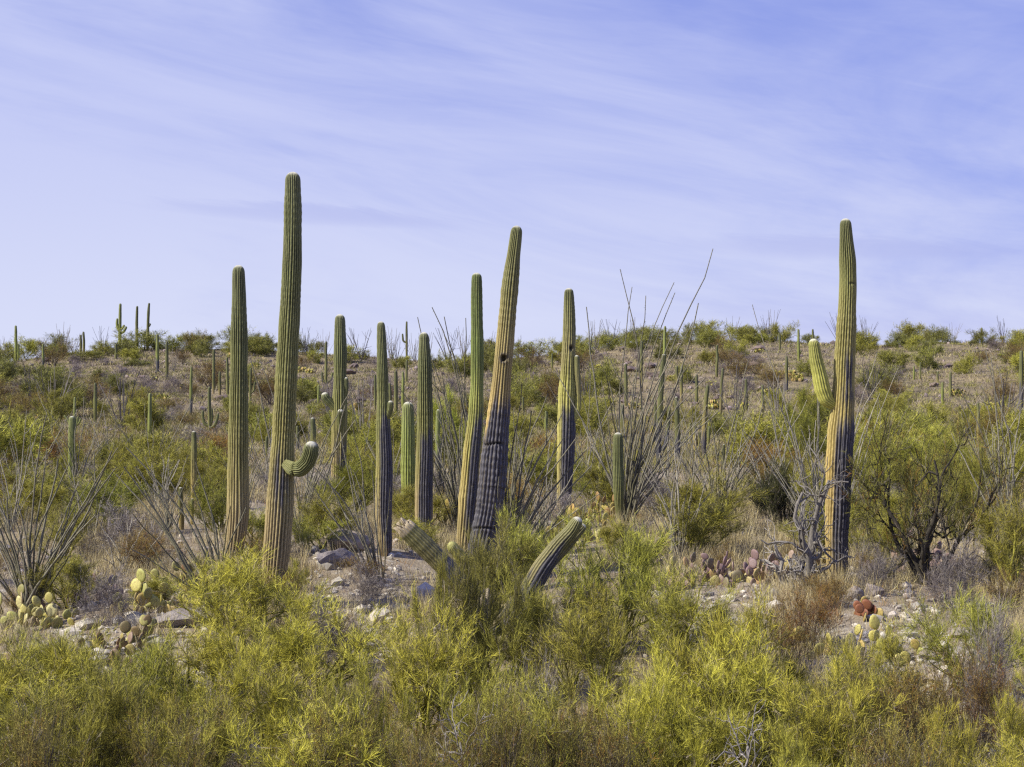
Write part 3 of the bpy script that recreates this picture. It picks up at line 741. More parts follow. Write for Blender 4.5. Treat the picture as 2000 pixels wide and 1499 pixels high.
# bright palo verdes of the foreground, placed one by one
for a in [
 ('palo', 475, 25.0, 1075, 300, 'bright palo verde bush hiding the foot of the tallest saguaro', dict(tint=BR)),
 ('palo', 610, 22.5, 1185, 300, 'dense lime palo verde in front, right of the tallest saguaro foot', dict(tint=BR)),
 ('palo', 830, 20.5, 1180, 290, 'wide palo verde with forked yellow limbs low in the centre left', dict(tint=BR)),
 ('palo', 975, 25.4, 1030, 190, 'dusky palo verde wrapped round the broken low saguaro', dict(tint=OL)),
 ('palo', 1020, 23.0, 1125, 200, 'dark palo verde in front of the lower half of the raised broken arm', dict(tint=(.85, .85, .9))),
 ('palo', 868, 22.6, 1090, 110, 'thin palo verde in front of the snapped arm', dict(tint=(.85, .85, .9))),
 ('palo', 930, 22.8, 1060, 180, 'dark palo verde hiding the stem of the broken low saguaro', dict(tint=OL)),
 ('palo', 1010, 27.0, 1010, 170, 'light palo verde tips rising beside the foot of the leaning giant', dict(tint=(1, 1.05, .9))),
 ('palo', 1200, 25.0, 1010, 250, 'airy palo verde behind the raised broken arm', dict(tint=(.95, 1, .9))),
 ('palo', 1130, 21.0, 1150, 260, 'palo verde with long yellow diagonal limb at bottom centre', dict(tint=(1, 1, .9))),
 ('palo', 1340, 23.5, 1110, 260, 'feathery palo verde over pale ground right of centre', dict(tint=(1.05, 1.1, .9))),
 ('palo', 1490, 20.2, 1180, 420, 'broad palo verde with spreading yellow limbs in the right foreground', dict(tint=BR)),
 ('palo', 1385, 19.5, 1230, 280, 'thick yellow green palo verde next to the broad spreading one', dict(tint=BR)),
 ('palo', 300, 20.5, 1250, 260, 'open branched palo verde above the lower left corner', dict(tint=(1, 1.05, .9))),
 ('palo', 400, 21.0, 1200, 230, 'palo verde with upswept twigs right of the grey boulder', dict(tint=BR)),
 ('palo', 60, 22.0, 1240, 200, 'small palo verde at the left edge by prickly pears', dict(tint=(.95, 1, .9))),
 ('palo', 1900, 23.0, 1160, 240, 'thin palo verde at the right edge over stony ground', dict(tint=(.9, .95, .9))),
 ('palo', 1985, 30.0, 960, 170, 'palo verde leaning in from the right edge', dict(tint=(1, 1, .9))),
 ('palo', 2010, 19.0, 1330, 200, 'green bush cut off by the lower right edge', dict(tint=BR)),
 ('palo', 1840, 17.5, 1390, 240, 'yellow green twigs of a bush at the bottom right', dict(tint=BR)),
 ('palo', 1060, 18.0, 1330, 240, 'low palo verde at the bottom middle edge', dict(tint=(.95, .95, .9))),
 ('palo', 700, 19.0, 1290, 240, 'low palo verde in the bottom left centre', dict(tint=(1.05, 1.05, .9))),
 ('palo', 110, 19.0, 1330, 260, 'olive palo verde in the bottom left corner', dict(tint=(.85, .85, .9))),
 # middle distance
 ('palo', 110, 42, 905, 230, 'palo verde behind the left ocotillo fan', dict(tint=(.85, .9, .8))),
 ('palo', 205, 37, 925, 180, 'dark stemmed palo verde between the two left ocotillo fans', dict(tint=(.7, .78, .7))),
 ('palo', 430, 38, 930, 120, 'palo verde behind the bare straight saguaro', dict(tint=(.85, .95, .8))),
 ('palo', 505, 32.5, 985, 110, 'green bush wedged between the straight and the tallest saguaro', dict(tint=(.95, 1, .85))),
 ('palo', 690, 40, 890, 150, 'green bush in front of the knobby armed saguaro', dict(tint=(.85, .95, .8))),
 ('palo', 625, 33, 1010, 130, 'bush right of the tallest saguaro trunk', dict(tint=(.9, .95, .8))),
 ('palo', 880, 60, 765, 120, 'vivid green bush behind the slender bright saguaro', dict(tint=(1.0, 1.15, .8))),
 ('palo', 1060, 48, 870, 190, 'bush between the leaning giant and the holed saguaro', dict(tint=(.8, .85, .75))),
 ('palo', 1160, 44, 900, 130, 'bush right behind the holed saguaro', dict(tint=(.7, .75, .7))),
 ('palo', 1780, 46, 830, 220, 'green bush right behind the dark limbed tree', dict(tint=(.8, .85, .7))),
 ('palo', 1870, 36, 870, 180, 'olive bush right of the dark limbed tree', dict(tint=(.75, .78, .7))),
 ('palo', 1700, 42, 860, 120, 'bush between the lone tall saguaro and the dark limbed tree', dict(tint=(1.05, 1.15, .85))),
 ('palo', 1570, 60, 760, 130, 'bush behind the raised arm of the lone tall saguaro', dict(tint=(.8, .9, .75))),
 ('palo', 1960, 44, 860, 160, 'bush behind the ocotillo near the right edge', dict(tint=(1, 1.05, .85))),
 ('tree', 1806, 30.5, 815, 250, 'dark limbed twisted tree with thin crown right of the lone tall saguaro', dict(yaw=.6)),
 ('dead', 1580, 29.5, 905, 170, 'pale dead gnarled bush left of the lone tall saguaro', dict(var=0, yaw=2.0)),
 ('dead', 860, 17.4, 1400, 180, 'grey dead branches at the bottom centre', dict(var=1, tint=(1.5, 1.5, 1.6))),
 ('dead', 1400, 17.6, 1400, 170, 'grey dead branches under the broad right palo verde', dict(var=1, yaw=1.2, tint=(1.5, 1.5, 1.6))),
 ('olive', 1525, 37, 905, 130, 'dark dense shrub behind the pale dead bush', {}),
 ('olive', 1490, 40, 930, 90, 'small dark shrub left of the pale dead bush', {}),
 # brown olive creosotes and grey scrub in front
 ('palo', 545, 19.6, 1250, 270, 'bushy palo verde in front of the dense lime one', dict(tint=BR)),
 ('creo', 420, 18.0, 1350, 220, 'brownish creosote at the bottom left centre', {}),
 ('creo', 690, 17.4, 1370, 200, 'dull creosote at the bottom edge, left of centre', {}),
 ('palo', 200, 18.6, 1290, 240, 'olive palo verde near the lower left', dict(tint=(.9, .9, .9))),
 ('palo', 930, 18.8, 1300, 220, 'leggy palo verde at the bottom centre', dict(tint=(1, 1, .9))),
 ('palo', 360, 17.6, 1370, 220, 'low palo verde at the bottom left edge', dict(tint=(.95, .95, .9))),
 ('creo', 50, 17.3, 1360, 220, 'straw brown creosote in the lower left corner', {}),
 ('creo', 1190, 17.6, 1370, 220, 'golden brown creosote at the bottom right of centre', {}),
 ('palo', 1285, 18.6, 1300, 230, 'lime palo verde low between two bigger ones', dict(tint=BR)),
 ('creo', 1670, 19.0, 1300, 220, 'dark stemmed upright creosote in the right foreground', dict(tint=(.8, .75, .8))),
 ('creo', 1790, 19.8, 1285, 220, 'tall thin creosote showing many dark stems at right', dict(tint=(.9, .8, .8))),
 ('palo', 1600, 18.4, 1290, 240, 'yellow green palo verde at the bottom right centre', dict(tint=BR)),
 ('creo', 1730, 17.2, 1390, 200, 'low creosote at the bottom right', {}),
 ('creo', 1585, 25.5, 1145, 130, 'brown orange scrub at the foot of the lone tall saguaro', dict(tint=(1.05, .78, .7))),
 ('creo', 1530, 24.5, 1150, 120, 'reddish brown scrub left of the yellow prickly pear', dict(tint=(.95, .75, .7))),
 ('creo', 1900, 20.0, 1270, 200, 'greyish creosote at the right edge', dict(tint=(.9, .75, .8))),
 ('creo', 960, 17.6, 1350, 170, 'dusky creosote at the very bottom centre', dict(tint=(.8, .8, .9))),
 ('creo', 330, 17.0, 1400, 180, 'low brown creosote at the bottom left edge', {}),
 ('creo', 840, 17.0, 1410, 170, 'low creosote at the bottom left of centre', {}),
 ('grey', 1680, 22.0, 1255, 120, 'greyish twiggy shrub below the yellow prickly pear', {}),
 ('grey', 1930, 21.0, 1180, 120, 'dead twiggy shrub at right over stones', {}),
 ('grey', 720, 28.5, 1090, 130, 'leafless purple grey shrub right of the pale mound', {}),
 ('grey', 1050, 20.0, 1290, 140, 'grey twigs inside the bottom centre bushes', {}),
 ('grey', 640, 24.5, 1165, 120, 'grey shrub on the pale ground right of the tallest saguaro', {}),
 ('grey', 215, 26.5, 1110, 130, 'grey branched shrub among prickly pears at left', {}),
 ('grey', 1700, 29.0, 1060, 110, 'thin grey shrub at the foot of the dark limbed tree', {}),
 ('grey', 1860, 28.0, 1060, 150, 'grey brown shrub right of the dark limbed tree', {}),
 ('grey', 240, 34.0, 985, 150, 'fine grey brush between the left ocotillos', {}),
 ('grey', 1290, 40, 920, 150, 'purple grey brush right of the plump small saguaro', {}),
]:
    bush(*a[:5], label=a[5], **a[6])

# procedurally spread shrubs, kept clear of the tips of the saguaros
def clear(px, D, topy, w):
    for (sx, st, sb, sw, sD) in SAGS:
        if D < sD and abs(px - sx) < w * .56 + sw / 2 + 3 and topy < sb - .2 * (sb - st): return False
    return True

def in_front_ok(D, px, gap):
    return all(abs(px - q[0]) / F * D > gap or abs(D - q[1]) > gap * 1.3 for q in BUSHES)

rng = np.random.default_rng(77)
def scatter(n, kinds, D0, D1, Hr, Wr, gap, dens=None, x0=-60, x1=2060, pw=1.0):
    k = 0; tries = 0
    while k < n and tries < n * 40:
        tries += 1
        px = rng.uniform(x0, x1); D = D0 + (D1 - D0) * rng.random() ** pw
        if dens is not None and rng.random() > dens(px, D): continue
        kind, tint = kinds[rng.integers(len(kinds))]
        H = rng.uniform(*Hr); Wm = H * rng.uniform(*Wr)
        if kind == 'grey': H *= .6; Wm *= .75
        p = GP(px, D); topy = 749.5 - (p[2] + H - ZC) * F / D
        if not clear(px, D, topy, Wm * F / D) or not in_front_ok(D, px, gap): continue
        bush(kind, px, D, H=H, Wm=Wm, tint=tint, rng=rng); k += 1
G1, G2, G3, G4 = (1.25, 1.3, .9), (1.0, 1.08, .9), (.8, .86, .9), (1.0, .95, .75)
# foreground fill
scatter(12, [('palo', BR), ('palo', (1.1, 1.1, 1))], 17, 21, (1.1, 1.5), (1.1, 1.5), .5)
scatter(20, [('creo', (1, .9, .8)), ('grey', (1, 1, 1)), ('creo', (.9, .8, .8)), ('palo', (.85, .85, .9))], 16.2, 20, (.7, 1.2), (1.1, 1.6), .55)
# the green and rusty belt between the ocotillos and the slope
scatter(62, [('far', G1), ('far', G1), ('far', G2), ('palo', (.85, .9, .8)), ('creo', (1.2, .9, .7))], 48, 72, (1.0, 1.9), (1.3, 1.9), 1.0)
scatter(84, [('far', G1), ('palo', (.85, .85, .8)), ('creo', G4), ('grey', (1, 1, 1)), ('far', G2)], 70, 112, (.9, 1.9), (1.3, 1.9), 1.6)
scatter(75, [('grey', (1, 1, 1)), ('grey', (.9, .9, 1)), ('creo', (1.1, .95, .8)), ('palo', (.9, .9, .8)), ('palo', (1, 1, .9))], 33, 50, (.7, 1.4), (1.2, 1.7), .9)
scatter(26, [('grey', (1.1, 1.1, 1.1)), ('creo', (1.1, .95, .8)), ('palo', (1, 1, .9))], 25, 33, (.4, .85), (1.1, 1.6), .8)
# the slope: clumps on the left, a green belt near the right ridge
scatter(125, [('far', G2), ('far', G3), ('creo', (.9, .8, .8)), ('grey', (.95, .9, .95)), ('far', G1)], 112, 178, (1.2, 2.8), (1.3, 1.9), 1.9,
        dens=lambda px, D: np.clip(.25 + 1.3 * (vnoise(px / 160, D / 26, 4) - .3), .08, 1))
scatter(58, [('far', G2), ('far', G3), ('far', (1.2, 1.25, .95))], 180, 200, (1.2, 2.6), (1.4, 2.1), 2.6,
        dens=lambda px, D: 1 if 1120 < px < 1560 or px < 620 else .4)
for px, D, ty, w, t in ((280, 194, 645, 105, G2), (245, 186, 668, 80, G3), (165, 180, 684, 85, G2), (266, 168, 702, 64, G3), (1036, 193, 666, 80, G2), (505, 192, 652, 60, G3), (380, 192, 650, 50, (.9, .8, .9)), (330, 193, 655, 60, G2),
                        (1775, 192, 648, 56, G3), (1808, 194, 646, 36, (1, 1, 1)), (1915, 191, 644, 66, G3), (1997, 193, 648, 50, G3), (1440, 150, 735, 50, G3), (1740, 186, 664, 40, G2), (1480, 190, 652, 60, G2), (585, 192, 656, 40, G2)):
    bush('far', px, D, ty, w, tint=t)

# ------------------------------------------------------------------ ocotillos
def cane_mesh(rng, d_tip, r0=.021, thorns=70, fork=False, side=4, tone=None):
    """one cane from the origin to d_tip, slightly arched and kinked"""
    n = 11; L = np.linalg.norm(d_tip); t = np.linspace(0, 1, n)[:, None]
    arch = nrm(np.array([d_tip[0], d_tip[1], 0]) + 1e-3) * -L * rng.uniform(-.02, .10)
    P = d_tip * t + arch * np.sin(t * math.pi) + np.cumsum(rng.normal(0, .008, (n, 3)), 0) * L * t ** .5 * (1 - t ** 6 * .6)
    R = r0 * .95 * (1 - .6 * t[:, 0] ** 1.3) * rng.uniform(.7, 1.15)
    tone = tone if tone is not None else rng.random()
    c0 = np.array((.12, .115, .065)); c1 = np.array((.40, .37, .30)); c = c0 + (c1 - c0) * tone
    cols = c[None] * (0.8 + .5 * rng.random((n, 1)))
    g = Geo(); tube(g, P, R, side, cols)
    if fork:
        q = rng.integers(6, 9); dd = nrm(P[q] - P[q - 1] + rng.normal(0, .45, 3) + .2 * Z)
        P2, R2 = limb(rng, P[q], dd, L * rng.uniform(.12, .25), R[q] * .8, R[q] * .35, 5, .25, .12)
        tube(g, P2, R2, side, c)
    if thorns:
        k = rng.integers(0, n - 1, thorns); f = rng.random((thorns, 1)); B = P[k] * (1 - f) + P[k + 1] * f
        dr = nrm(rng.normal(size=(thorns, 3))); ribbons(g, B, dr, rng.uniform(.02, .05, thorns), np.full(thorns, .008), np.tile(c * 1.25, (thorns, 1)), rng, .05)
    return g.mesh('cane', M_BARK, True)

def ocotillo(label, px, D, tips, n, a0, a1, len_px, seed, r0=.021, tone=None, group='ocotillos'):
    """tips: traced tip positions; then n more canes fanned between angles a0..a1 (degrees from upright, + is right)"""
    rng = np.random.default_rng(seed); base = GP(px, D)
    root = obj('ocotillo', None, loc=base - [0, 0, .05]); tag(root, label, 'ocotillo', group)
    for (tx, ty) in tips:
        Dt = D + rng.uniform(-.5, .5)
        obj('cane', cane_mesh(rng, W2(tx, ty, Dt) - base, r0 * 1.1, fork=rng.random() < .3, tone=tone), root, loc=(rng.normal(0, .05), rng.normal(0, .05), 0))
    n = int(n * 1.35)
    for q in range(n):
        a = RAD(a0 + (a1 - a0) * (q + rng.random()) / n); L = (len_px[0] * .7 + (len_px[1] - len_px[0] * .7) * rng.random() ** 1.4) / F * D
        d = np.array([math.sin(a), rng.normal(0, .28), math.cos(a)]); d = nrm(d) * L
        obj('cane', cane_mesh(rng, d, r0 * rng.uniform(.75, 1.05), fork=rng.random() < .12, tone=None if tone is None else np.clip(tone + rng.normal(0, .2), 0, 1)), root, loc=(rng.normal(0, .07), rng.normal(0, .07), 0))

ocotillo('big left ocotillo fan of dark canes above pale prickly pears', 58, 28.0, [(97, 800), (86, 870), (112, 890), (205, 872), (232, 905), (190, 935), (240, 870), (4, 985), (-20, 930), (-40, 1000), (150, 930)], 22, -42, 40, (180, 330), 301, .024, .25)
ocotillo('ocotillo leaning far left with dark canes beside the grey boulder', 432, 26.5, [(240, 868), (250, 905), (232, 920), (280, 950), (262, 905), (330, 930), (384, 900), (487, 985), (398, 1000)], 10, -46, 12, (220, 330), 302, .022, .2)
ocotillo('ocotillo fan right behind the tallest saguaro', 588, 36.5, [(640, 870), (668, 790), (700, 750), (652, 830), (690, 815), (486, 690), (500, 700)], 22, -30, 38, (150, 260), 303, .02, .35)
ocotillo('ocotillo of long crossing canes left of the dark streaked saguaro', 733, 30.5, [(600, 925), (585, 890), (665, 842), (690, 870), (628, 900), (694, 960)], 8, -42, 8, (160, 260), 304, .018, .4)
ocotillo('ocotillo with skyline canes between the domed and the slender saguaro', 898, 38.0, [(818, 618), (833, 594), (852, 645), (865, 612), (845, 690), (868, 740), (900, 620), (872, 800), (856, 720)], 16, -26, 6, (180, 330), 305, .02, .2)
ocotillo('thick bushy ocotillo right behind the leaning giant', 985, 32.0, [(1035, 800), (1080, 840), (1125, 850), (1150, 872), (1060, 770), (1012, 815), (1010, 740), (1095, 800), (1155, 905), (1045, 880)], 34, -4, 46, (120, 300), 306, .021, .3)
ocotillo('largest ocotillo with canes reaching high against the sky', 1222, 38.5, [(1372, 478), (1322, 545), (1318, 570), (1262, 574), (1236, 556), (1205, 521), (1150, 584), (1166, 668), (1358, 585), (1360, 622), (1330, 680), (1180, 740), (1290, 640), (1345, 700), (1385, 730)], 32, -26, 42, (160, 400), 307, .024, .3)
ocotillo('pale grey ocotillo fan right of the plump small saguaro', 1324, 33.5, [(1253, 905), (1270, 890), (1312, 870), (1352, 835), (1330, 900), (1372, 920), (1290, 880)], 12, -32, 30, (110, 200), 308, .016, .9)
ocotillo('green caned ocotillo standing in dry yellow grass', 1400, 38.0, [(1375, 800), (1436, 812), (1480, 830), (1510, 855), (1490, 770), (1345, 850), (1460, 700)], 24, -30, 38, (120, 230), 309, .019, .35)
ocotillo('ocotillo left of the lone tall saguaro behind the dead bush', 1592, 35.0, [(1488, 770), (1470, 600), (1502, 740), (1540, 780), (1560, 830), (1592, 690), (1600, 730), (1520, 800)], 16, -34, 6, (150, 290), 310, .018, .6)
ocotillo('pale ocotillo canes just right of the lone tall saguaro', 1650, 38.0, [(1713, 685), (1731, 736), (1750, 716), (1705, 800), (1690, 830), (1722, 760)], 6, 5, 30, (120, 230), 311, .014, .95)
ocotillo('ocotillo near the right edge with leaning pale and dark canes', 1978, 33.5, [(1922, 683), (1938, 700), (1872, 745), (1884, 786), (1944, 770), (1962, 760), (1992, 800), (1900, 850)], 12, -26, 12, (160, 300), 312, .02, .5)
ocotillo('ocotillo of whitish stalks in pale grass at left', 240, 31.5, [(188, 1030), (240, 985), (205, 1000), (288, 1012), (262, 1004), (300, 1030)], 8, -45, 45, (50, 95), 313, .015, 1.0)
ocotillo('pale ocotillo tuft left of the golden stemmed saguaro', 316, 42.0, [(352, 895), (330, 892), (345, 905), (300, 900), (280, 890), (270, 925)], 16, -35, 35, (70, 130), 314, .015, .95)
ocotillo('grey ocotillo tuft in the rusty belt at left', 215, 50.0, [(175, 810), (205, 800), (230, 820)], 14, -28, 30, (70, 130), 315, .015, .8)
ocotillo('grey ocotillo at the left edge', 20, 38.0, [(-20, 860), (10, 820), (60, 860), (45, 800)], 12, -25, 30, (90, 190), 316, .016, .8)
ocotillo('brown ocotillo behind the domed saguaro', 862, 46.0, [(845, 760), (872, 770), (880, 800)], 12, -20, 20, (80, 160), 317, .016, .3)
ocotillo('ocotillo cane cluster behind the stout left saguaro', 100, 60.0, [(70, 760), (100, 800)], 14, -28, 28, (60, 110), 318, .018, .7)

def far_ocotillo_mesh(seed):
    rng = np.random.default_rng(seed); g = Geo()
    for q in range(13):
        a = rng.uniform(-.5, .5); L = rng.uniform(1.6, 3.6); b_ = rng.uniform(-.4, .4)
        d = nrm([math.sin(a), math.sin(b_), 1]); P, R = limb(rng, np.zeros(3) - [0, 0, .1], d, L, .03, .014, 6, .04, .07)
        tube(g, P, R, 3, np.array((.17, .155, .13)) * rng.uniform(.6, 1.5))
        if rng.random() < .35:
            P2, R2 = limb(rng, P[4], nrm(d + rng.normal(0, .5, 3)), L * .3, .018, .01, 3, .1, .1); tube(g, P2, R2, 3, (.14, .12, .11))
    return g.mesh('far_ocotillo', M_BARK)
for q, (px, D, s_) in enumerate([(480, 42, 1.1), (520, 47, .9), (600, 44, 1.1), (700, 48, 1), (770, 44, 1.1), (905, 50, 1.2), (1010, 46, 1.0), (1060, 38, 1.1), (1140, 47, 1.1), (1175, 43, 1.2), (1260, 48, 1.2), (1300, 44, 1.1), (1350, 50, 1.1), (1440, 46, 1.2), (1500, 44, 1.1), (1550, 42, 1.2), (1720, 50, 1.1), (1900, 48, 1.1),
                                (1950, 42, 1.0), (150, 46, 1.0), (300, 48, 1.0), (40, 44, 1.1), (330, 38, .8), (180, 36, .8)]):
    lb, _ = auto_label(px, D, 'ocotillo', ['slender', 'pale slender', 'loose'])
    ocotillo(lb or 'slender ocotillo in the green belt', px, D, [], 12, -30, 32, (85 * s_, 210 * s_), 340 + q, .016, .35 + .6 * ((q * 7) % 10) / 10, 'slender ocotillos of the middle ground')
FO = [far_ocotillo_mesh(400 + q) for q in range(5)]
for q, (px, D, s) in enumerate([(125, 188, 1.2), (200, 190, 1.0), (145, 186, .9), (8, 192, .9), (600, 190, 1.1), (635, 193, 1.0), (690, 190, .9), (705, 186, 1.2), (765, 192, 1.2), (775, 185, 1.0), (810, 192, 1.0), (835, 190, 1.1), (875, 190, 1.3), (905, 192, 1.2), (960, 190, 1.1),
                                (1012, 194, .9), (1165, 192, 1.1), (1195, 190, 1.1), (1240, 192, 1.0), (1430, 196, 1.0), (1500, 196, .9), (1508, 194, 1.2), (1640, 190, 1.2), (1690, 192, 1.1), (1860, 195, .9), (1960, 194, 1.0), (340, 160, .8), (560, 150, .9),
                                (60, 120, .9), (105, 98, 1.1), (1150, 110, 1.0), (1440, 90, 1.1), (1520, 85, 1.0), (1700, 120, 1.0), (1960, 75, 1.1), (650, 90, .9), (240, 84, 1.0), (710, 66, 1.0)]):
    o = obj('ocotillo', FO[q % 5], loc=GP(px, D), rot=(0, 0, q * 1.3), scale=(s, s, s * 1.0), color=(1, 1, 1.1))
    lb, _ = auto_label(px, D, 'thin caned ocotillo', ['small', 'grey', 'spidery grey', 'sparse dark'])
    tag(o, lb or 'small distant ocotillo on the slope', 'ocotillo', 'small ocotillos on the slope and ridge')

# ------------------------------------------------------------------ prickly pears
def pad_mesh(seed, w=.85):
    rng = np.random.default_rng(seed); k = 12; a = np.arange(k) / k * 2 * math.pi
    out = []
    for rr_, y in ((0.55, .075), (.88, .05), (1.0, 0.0)):
        x = np.sin(a) * rr_ * w / 2 * (1 + .12 * np.cos(a)); z = .5 - np.cos(a) * rr_ * .5 * 1.0
        x = x * (0.72 + .28 * np.clip(z * 2.2, 0, 1)) * (1 + rng.normal(0, .02, k))
        out.append(np.stack([x, np.full(k, y), z], 1))
    V = np.concatenate([[[0, .08, .5]], out[0], out[1], out[2], out[1] * [1, -1, 1], out[0] * [1, -1, 1], [[0, -.08, .5]]])
    T, Q = [], []
    for i in range(k):
        j = (i + 1) % k; T.append((0, 1 + i, 1 + j)); T.append((len(V) - 1, 1 + 4 * k + j, 1 + 4 * k + i))
        for r in range(4): o = 1 + r * k; Q.append((o + i, o + k + i, o + k + j, o + j))
    V[:, 1] += .1 * (V[:, 2] - .5) ** 2 * rng.uniform(-1, 1)
    return mesh('pad', V, Q, T, None, M_PAD, True)
PADS = [pad_mesh(1, .85), pad_mesh(2, .95), pad_mesh(3, .72)]
PC = dict(y=(.50, .46, .13), g=(.27, .31, .09), d=(.13, .15, .05), p=(.24, .165, .17), b=(.22, .13, .07), o=(.50, .33, .09), w=(.46, .43, .22), k=(.36, .27, .21), r=(.24, .085, .04))
def pear(label, px, D, n, mix, seed, spread=.7, size=.24):
    n = int(n * 1.8); size *= .82; spread *= .85
    rng = np.random.default_rng(seed); base = GP(px, D)
    root = obj('prickly_pear', None, loc=base); tag(root, label, 'prickly pear', 'prickly pear clumps')
    pads = []
    while len(pads) < n:
        if len(pads) < max(3, n // 3) or rng.random() < .2:
            x, y = rng.normal(0, spread * .5), rng.normal(0, spread * .4)
            z = float(ground(base[0] + x, base[1] + y)) - base[2] - .04; ly = rng.normal(0, .3); lv = 0
            p = np.array([x, y, z])
        else:
            q = pads[rng.integers(len(pads))]
            if q[4] > 2: continue
            rx, ry, rz, s, lv0, p0 = q[0], q[1], q[2], q[3], q[4], q[5]
            t = rng.uniform(-.9, .9)
            loc = np.array([math.sin(t) * .38 * s, 0, (.5 + math.cos(t) * .46) * s])
            c_, s_ = math.cos(ry), math.sin(ry); loc = np.array([loc[0] * c_ + loc[2] * s_, 0, -loc[0] * s_ + loc[2] * c_])
            cz, sz = math.cos(rz), math.sin(rz); loc = np.array([loc[0] * cz, loc[0] * sz, loc[2]])
            p = p0 + loc; ly = ry + t * .55; lv = lv0 + 1
        s = size * rng.uniform(.75, 1.2)
        pads.append((rng.normal(0, .22), ly + rng.normal(0, .2), rng.uniform(-1.3, 1.3), s, lv, p))
    for rx, ry, rz, s, lv, p in pads:
        ccol = np.array(PC[mix[rng.integers(len(mix))]]) * .6 + .4 * np.array(PC[mix[0]])
        ccol = ccol * rng.uniform(.8, 1.15)
        obj('pad', PADS[rng.integers(3)], root, loc=p, rot=(rx, ry, rz), scale=s, color=tuple(ccol))
pear('pale yellow prickly pear at the foot of the left ocotillo fan', 92, 27.0, 26, 'yywgwkd', 501, .8)
pear('reddish and purple prickly pear left of the grey branched shrub', 160, 28.5, 26, 'ppbkogrp', 502, 1.1, .22)
pear('yellow and dark brown prickly pear behind the long grey boulder', 322, 27.8, 34, 'yygbddoy', 503, 1.0)
pear('tall brown padded prickly pear right of the yellow and brown one', 350, 29.5, 16, 'bbdgy', 504, .6)
pear('mottled prickly pear above the upright grey boulder', 212, 24.8, 22, 'bpykgd', 505, .7, .2)
pear('withered prickly pear at the lower left edge', 38, 24.0, 10, 'kpbw', 506, .45, .2)
pear('green prickly pear before the long grey boulder', 268, 25.3, 10, 'dgyb', 507, .4, .22)
pear('sunlit prickly pear below the holed saguaro', 1120, 36.5, 36, 'ywgybod', 508, 1.3, .25)
pear('yellow brown prickly pear against the foot of the plump small saguaro', 1168, 39.5, 26, 'obdyb', 509, 1.1, .26)
pear('row of purple and yellow prickly pear in dry grass', 1440, 31.0, 40, 'ppkyodp', 510, 1.3, .24)
pear('pinkish prickly pear under the dead gnarled bush', 1505, 31.5, 24, 'kpkoyd', 511, .9, .26)
pear('dusty pink prickly pear left of the dry grass', 1310, 30.0, 12, 'kpyo', 512, .5, .22)
pear('dark grey purple prickly pear clump in dry grass', 1385, 31.0, 14, 'pdp', 513, .6, .22)
pear('bright yellow prickly pear on stones below the lone tall saguaro', 1712, 25.0, 30, 'yygyow', 514, .8, .24)
pear('rust red prickly pear pads right at the foot of the lone tall saguaro', 1690, 27.0, 9, 'rbry', 515, .3, .22)
pear('purple prickly pear behind the trunks of the dark limbed tree', 1800, 32.5, 24, 'pkpd', 516, .9, .25)
pear('yellow prickly pear between the domed and the slender saguaro', 868, 38.5, 16, 'yobw', 517, .5, .25)
pear('purple prickly pear at the bottom right corner', 1975, 19.6, 9, 'pkoy', 518, .3, .2)
pear('small yellow prickly pear at the right edge', 1945, 24.8, 8, 'yow', 519, .35, .2)
pear('yellow prickly pear on the ground beyond the grey shrub right of the tallest saguaro', 715, 26.0, 6, 'yo', 520, .3, .2)

def far_pear_mesh(seed):
    rng = np.random.default_rng(seed); g = Geo()
    for q in range(60):
        k = 7; a = np.arange(k) / k * 2 * math.pi; s = rng.uniform(.07, .125)
        u = nrm([rng.normal(), rng.normal() * .6, 0]); w_ = nrm([rng.normal(0, .3), rng.normal(0, .3), 1]); nn = np.cross(u, w_)
        c = np.array([np.clip(rng.normal(0, .24), -.42, .42), np.clip(rng.normal(0, .22), -.4, .4), rng.uniform(.05, .45)])
        ring = c + s * (np.cos(a)[:, None] * u + np.sin(a)[:, None] * w_)
        V = np.concatenate([ring, [c + nn * .03], [c - nn * .03]])
        T = [(i, (i + 1) % k, k) for i in range(k)] + [((i + 1) % k, i, k + 1) for i in range(k)]
        col = [(.42, .38, .08), (.28, .28, .07), (.15, .14, .05), (.38, .28, .10)][rng.integers(4)]
        g.add(V, None, T, col)
    return g.mesh('far_pear', M_ROCK0)
def f_plain(b):
    oi = b.n('ShaderNodeObjectInfo'); return b.mix(1.0, attr(b), oi.outputs['Color'], 'MULTIPLY'), None
M_ROCK0 = material('pear_far', f_plain, .6)
FP = [far_pear_mesh(600 + q) for q in range(4)]
for q, (px, py) in enumerate([(385, 695), (350, 760), (65, 765), (85, 765), (115, 800), (60, 830), (30, 870), (320, 785), (300, 745), (690, 700), (605, 730), (585, 728), (700, 805), (860, 715), (1150, 715), (1170, 722), (1390, 755), (1310, 745), (1480, 690), (1520, 740), (1545, 735),
                              (1555, 745), (1500, 775), (1720, 765), (1740, 790), (1725, 810), (1395, 800), (1450, 800), (1930, 800), (1870, 775), (290, 800), (1640, 690), (1240, 800), (1390, 840), (450, 700), (500, 720)]):
    D = min(D_at(px, py), 195)
    o = obj('prickly_pear', FP[q % 4], loc=GP(px, D), rot=(0, 0, q * .9), scale=rng.uniform(.8, 1.3), color=(1, 1, 1))
    lb, _ = auto_label(px, D, 'prickly pear clump', ['distant yellowish', 'small distant', 'low yellow', 'speckled far'])
    tag(o, lb or 'small yellowish prickly pear dotting the far slope', 'prickly pear', 'distant prickly pears on the slope')

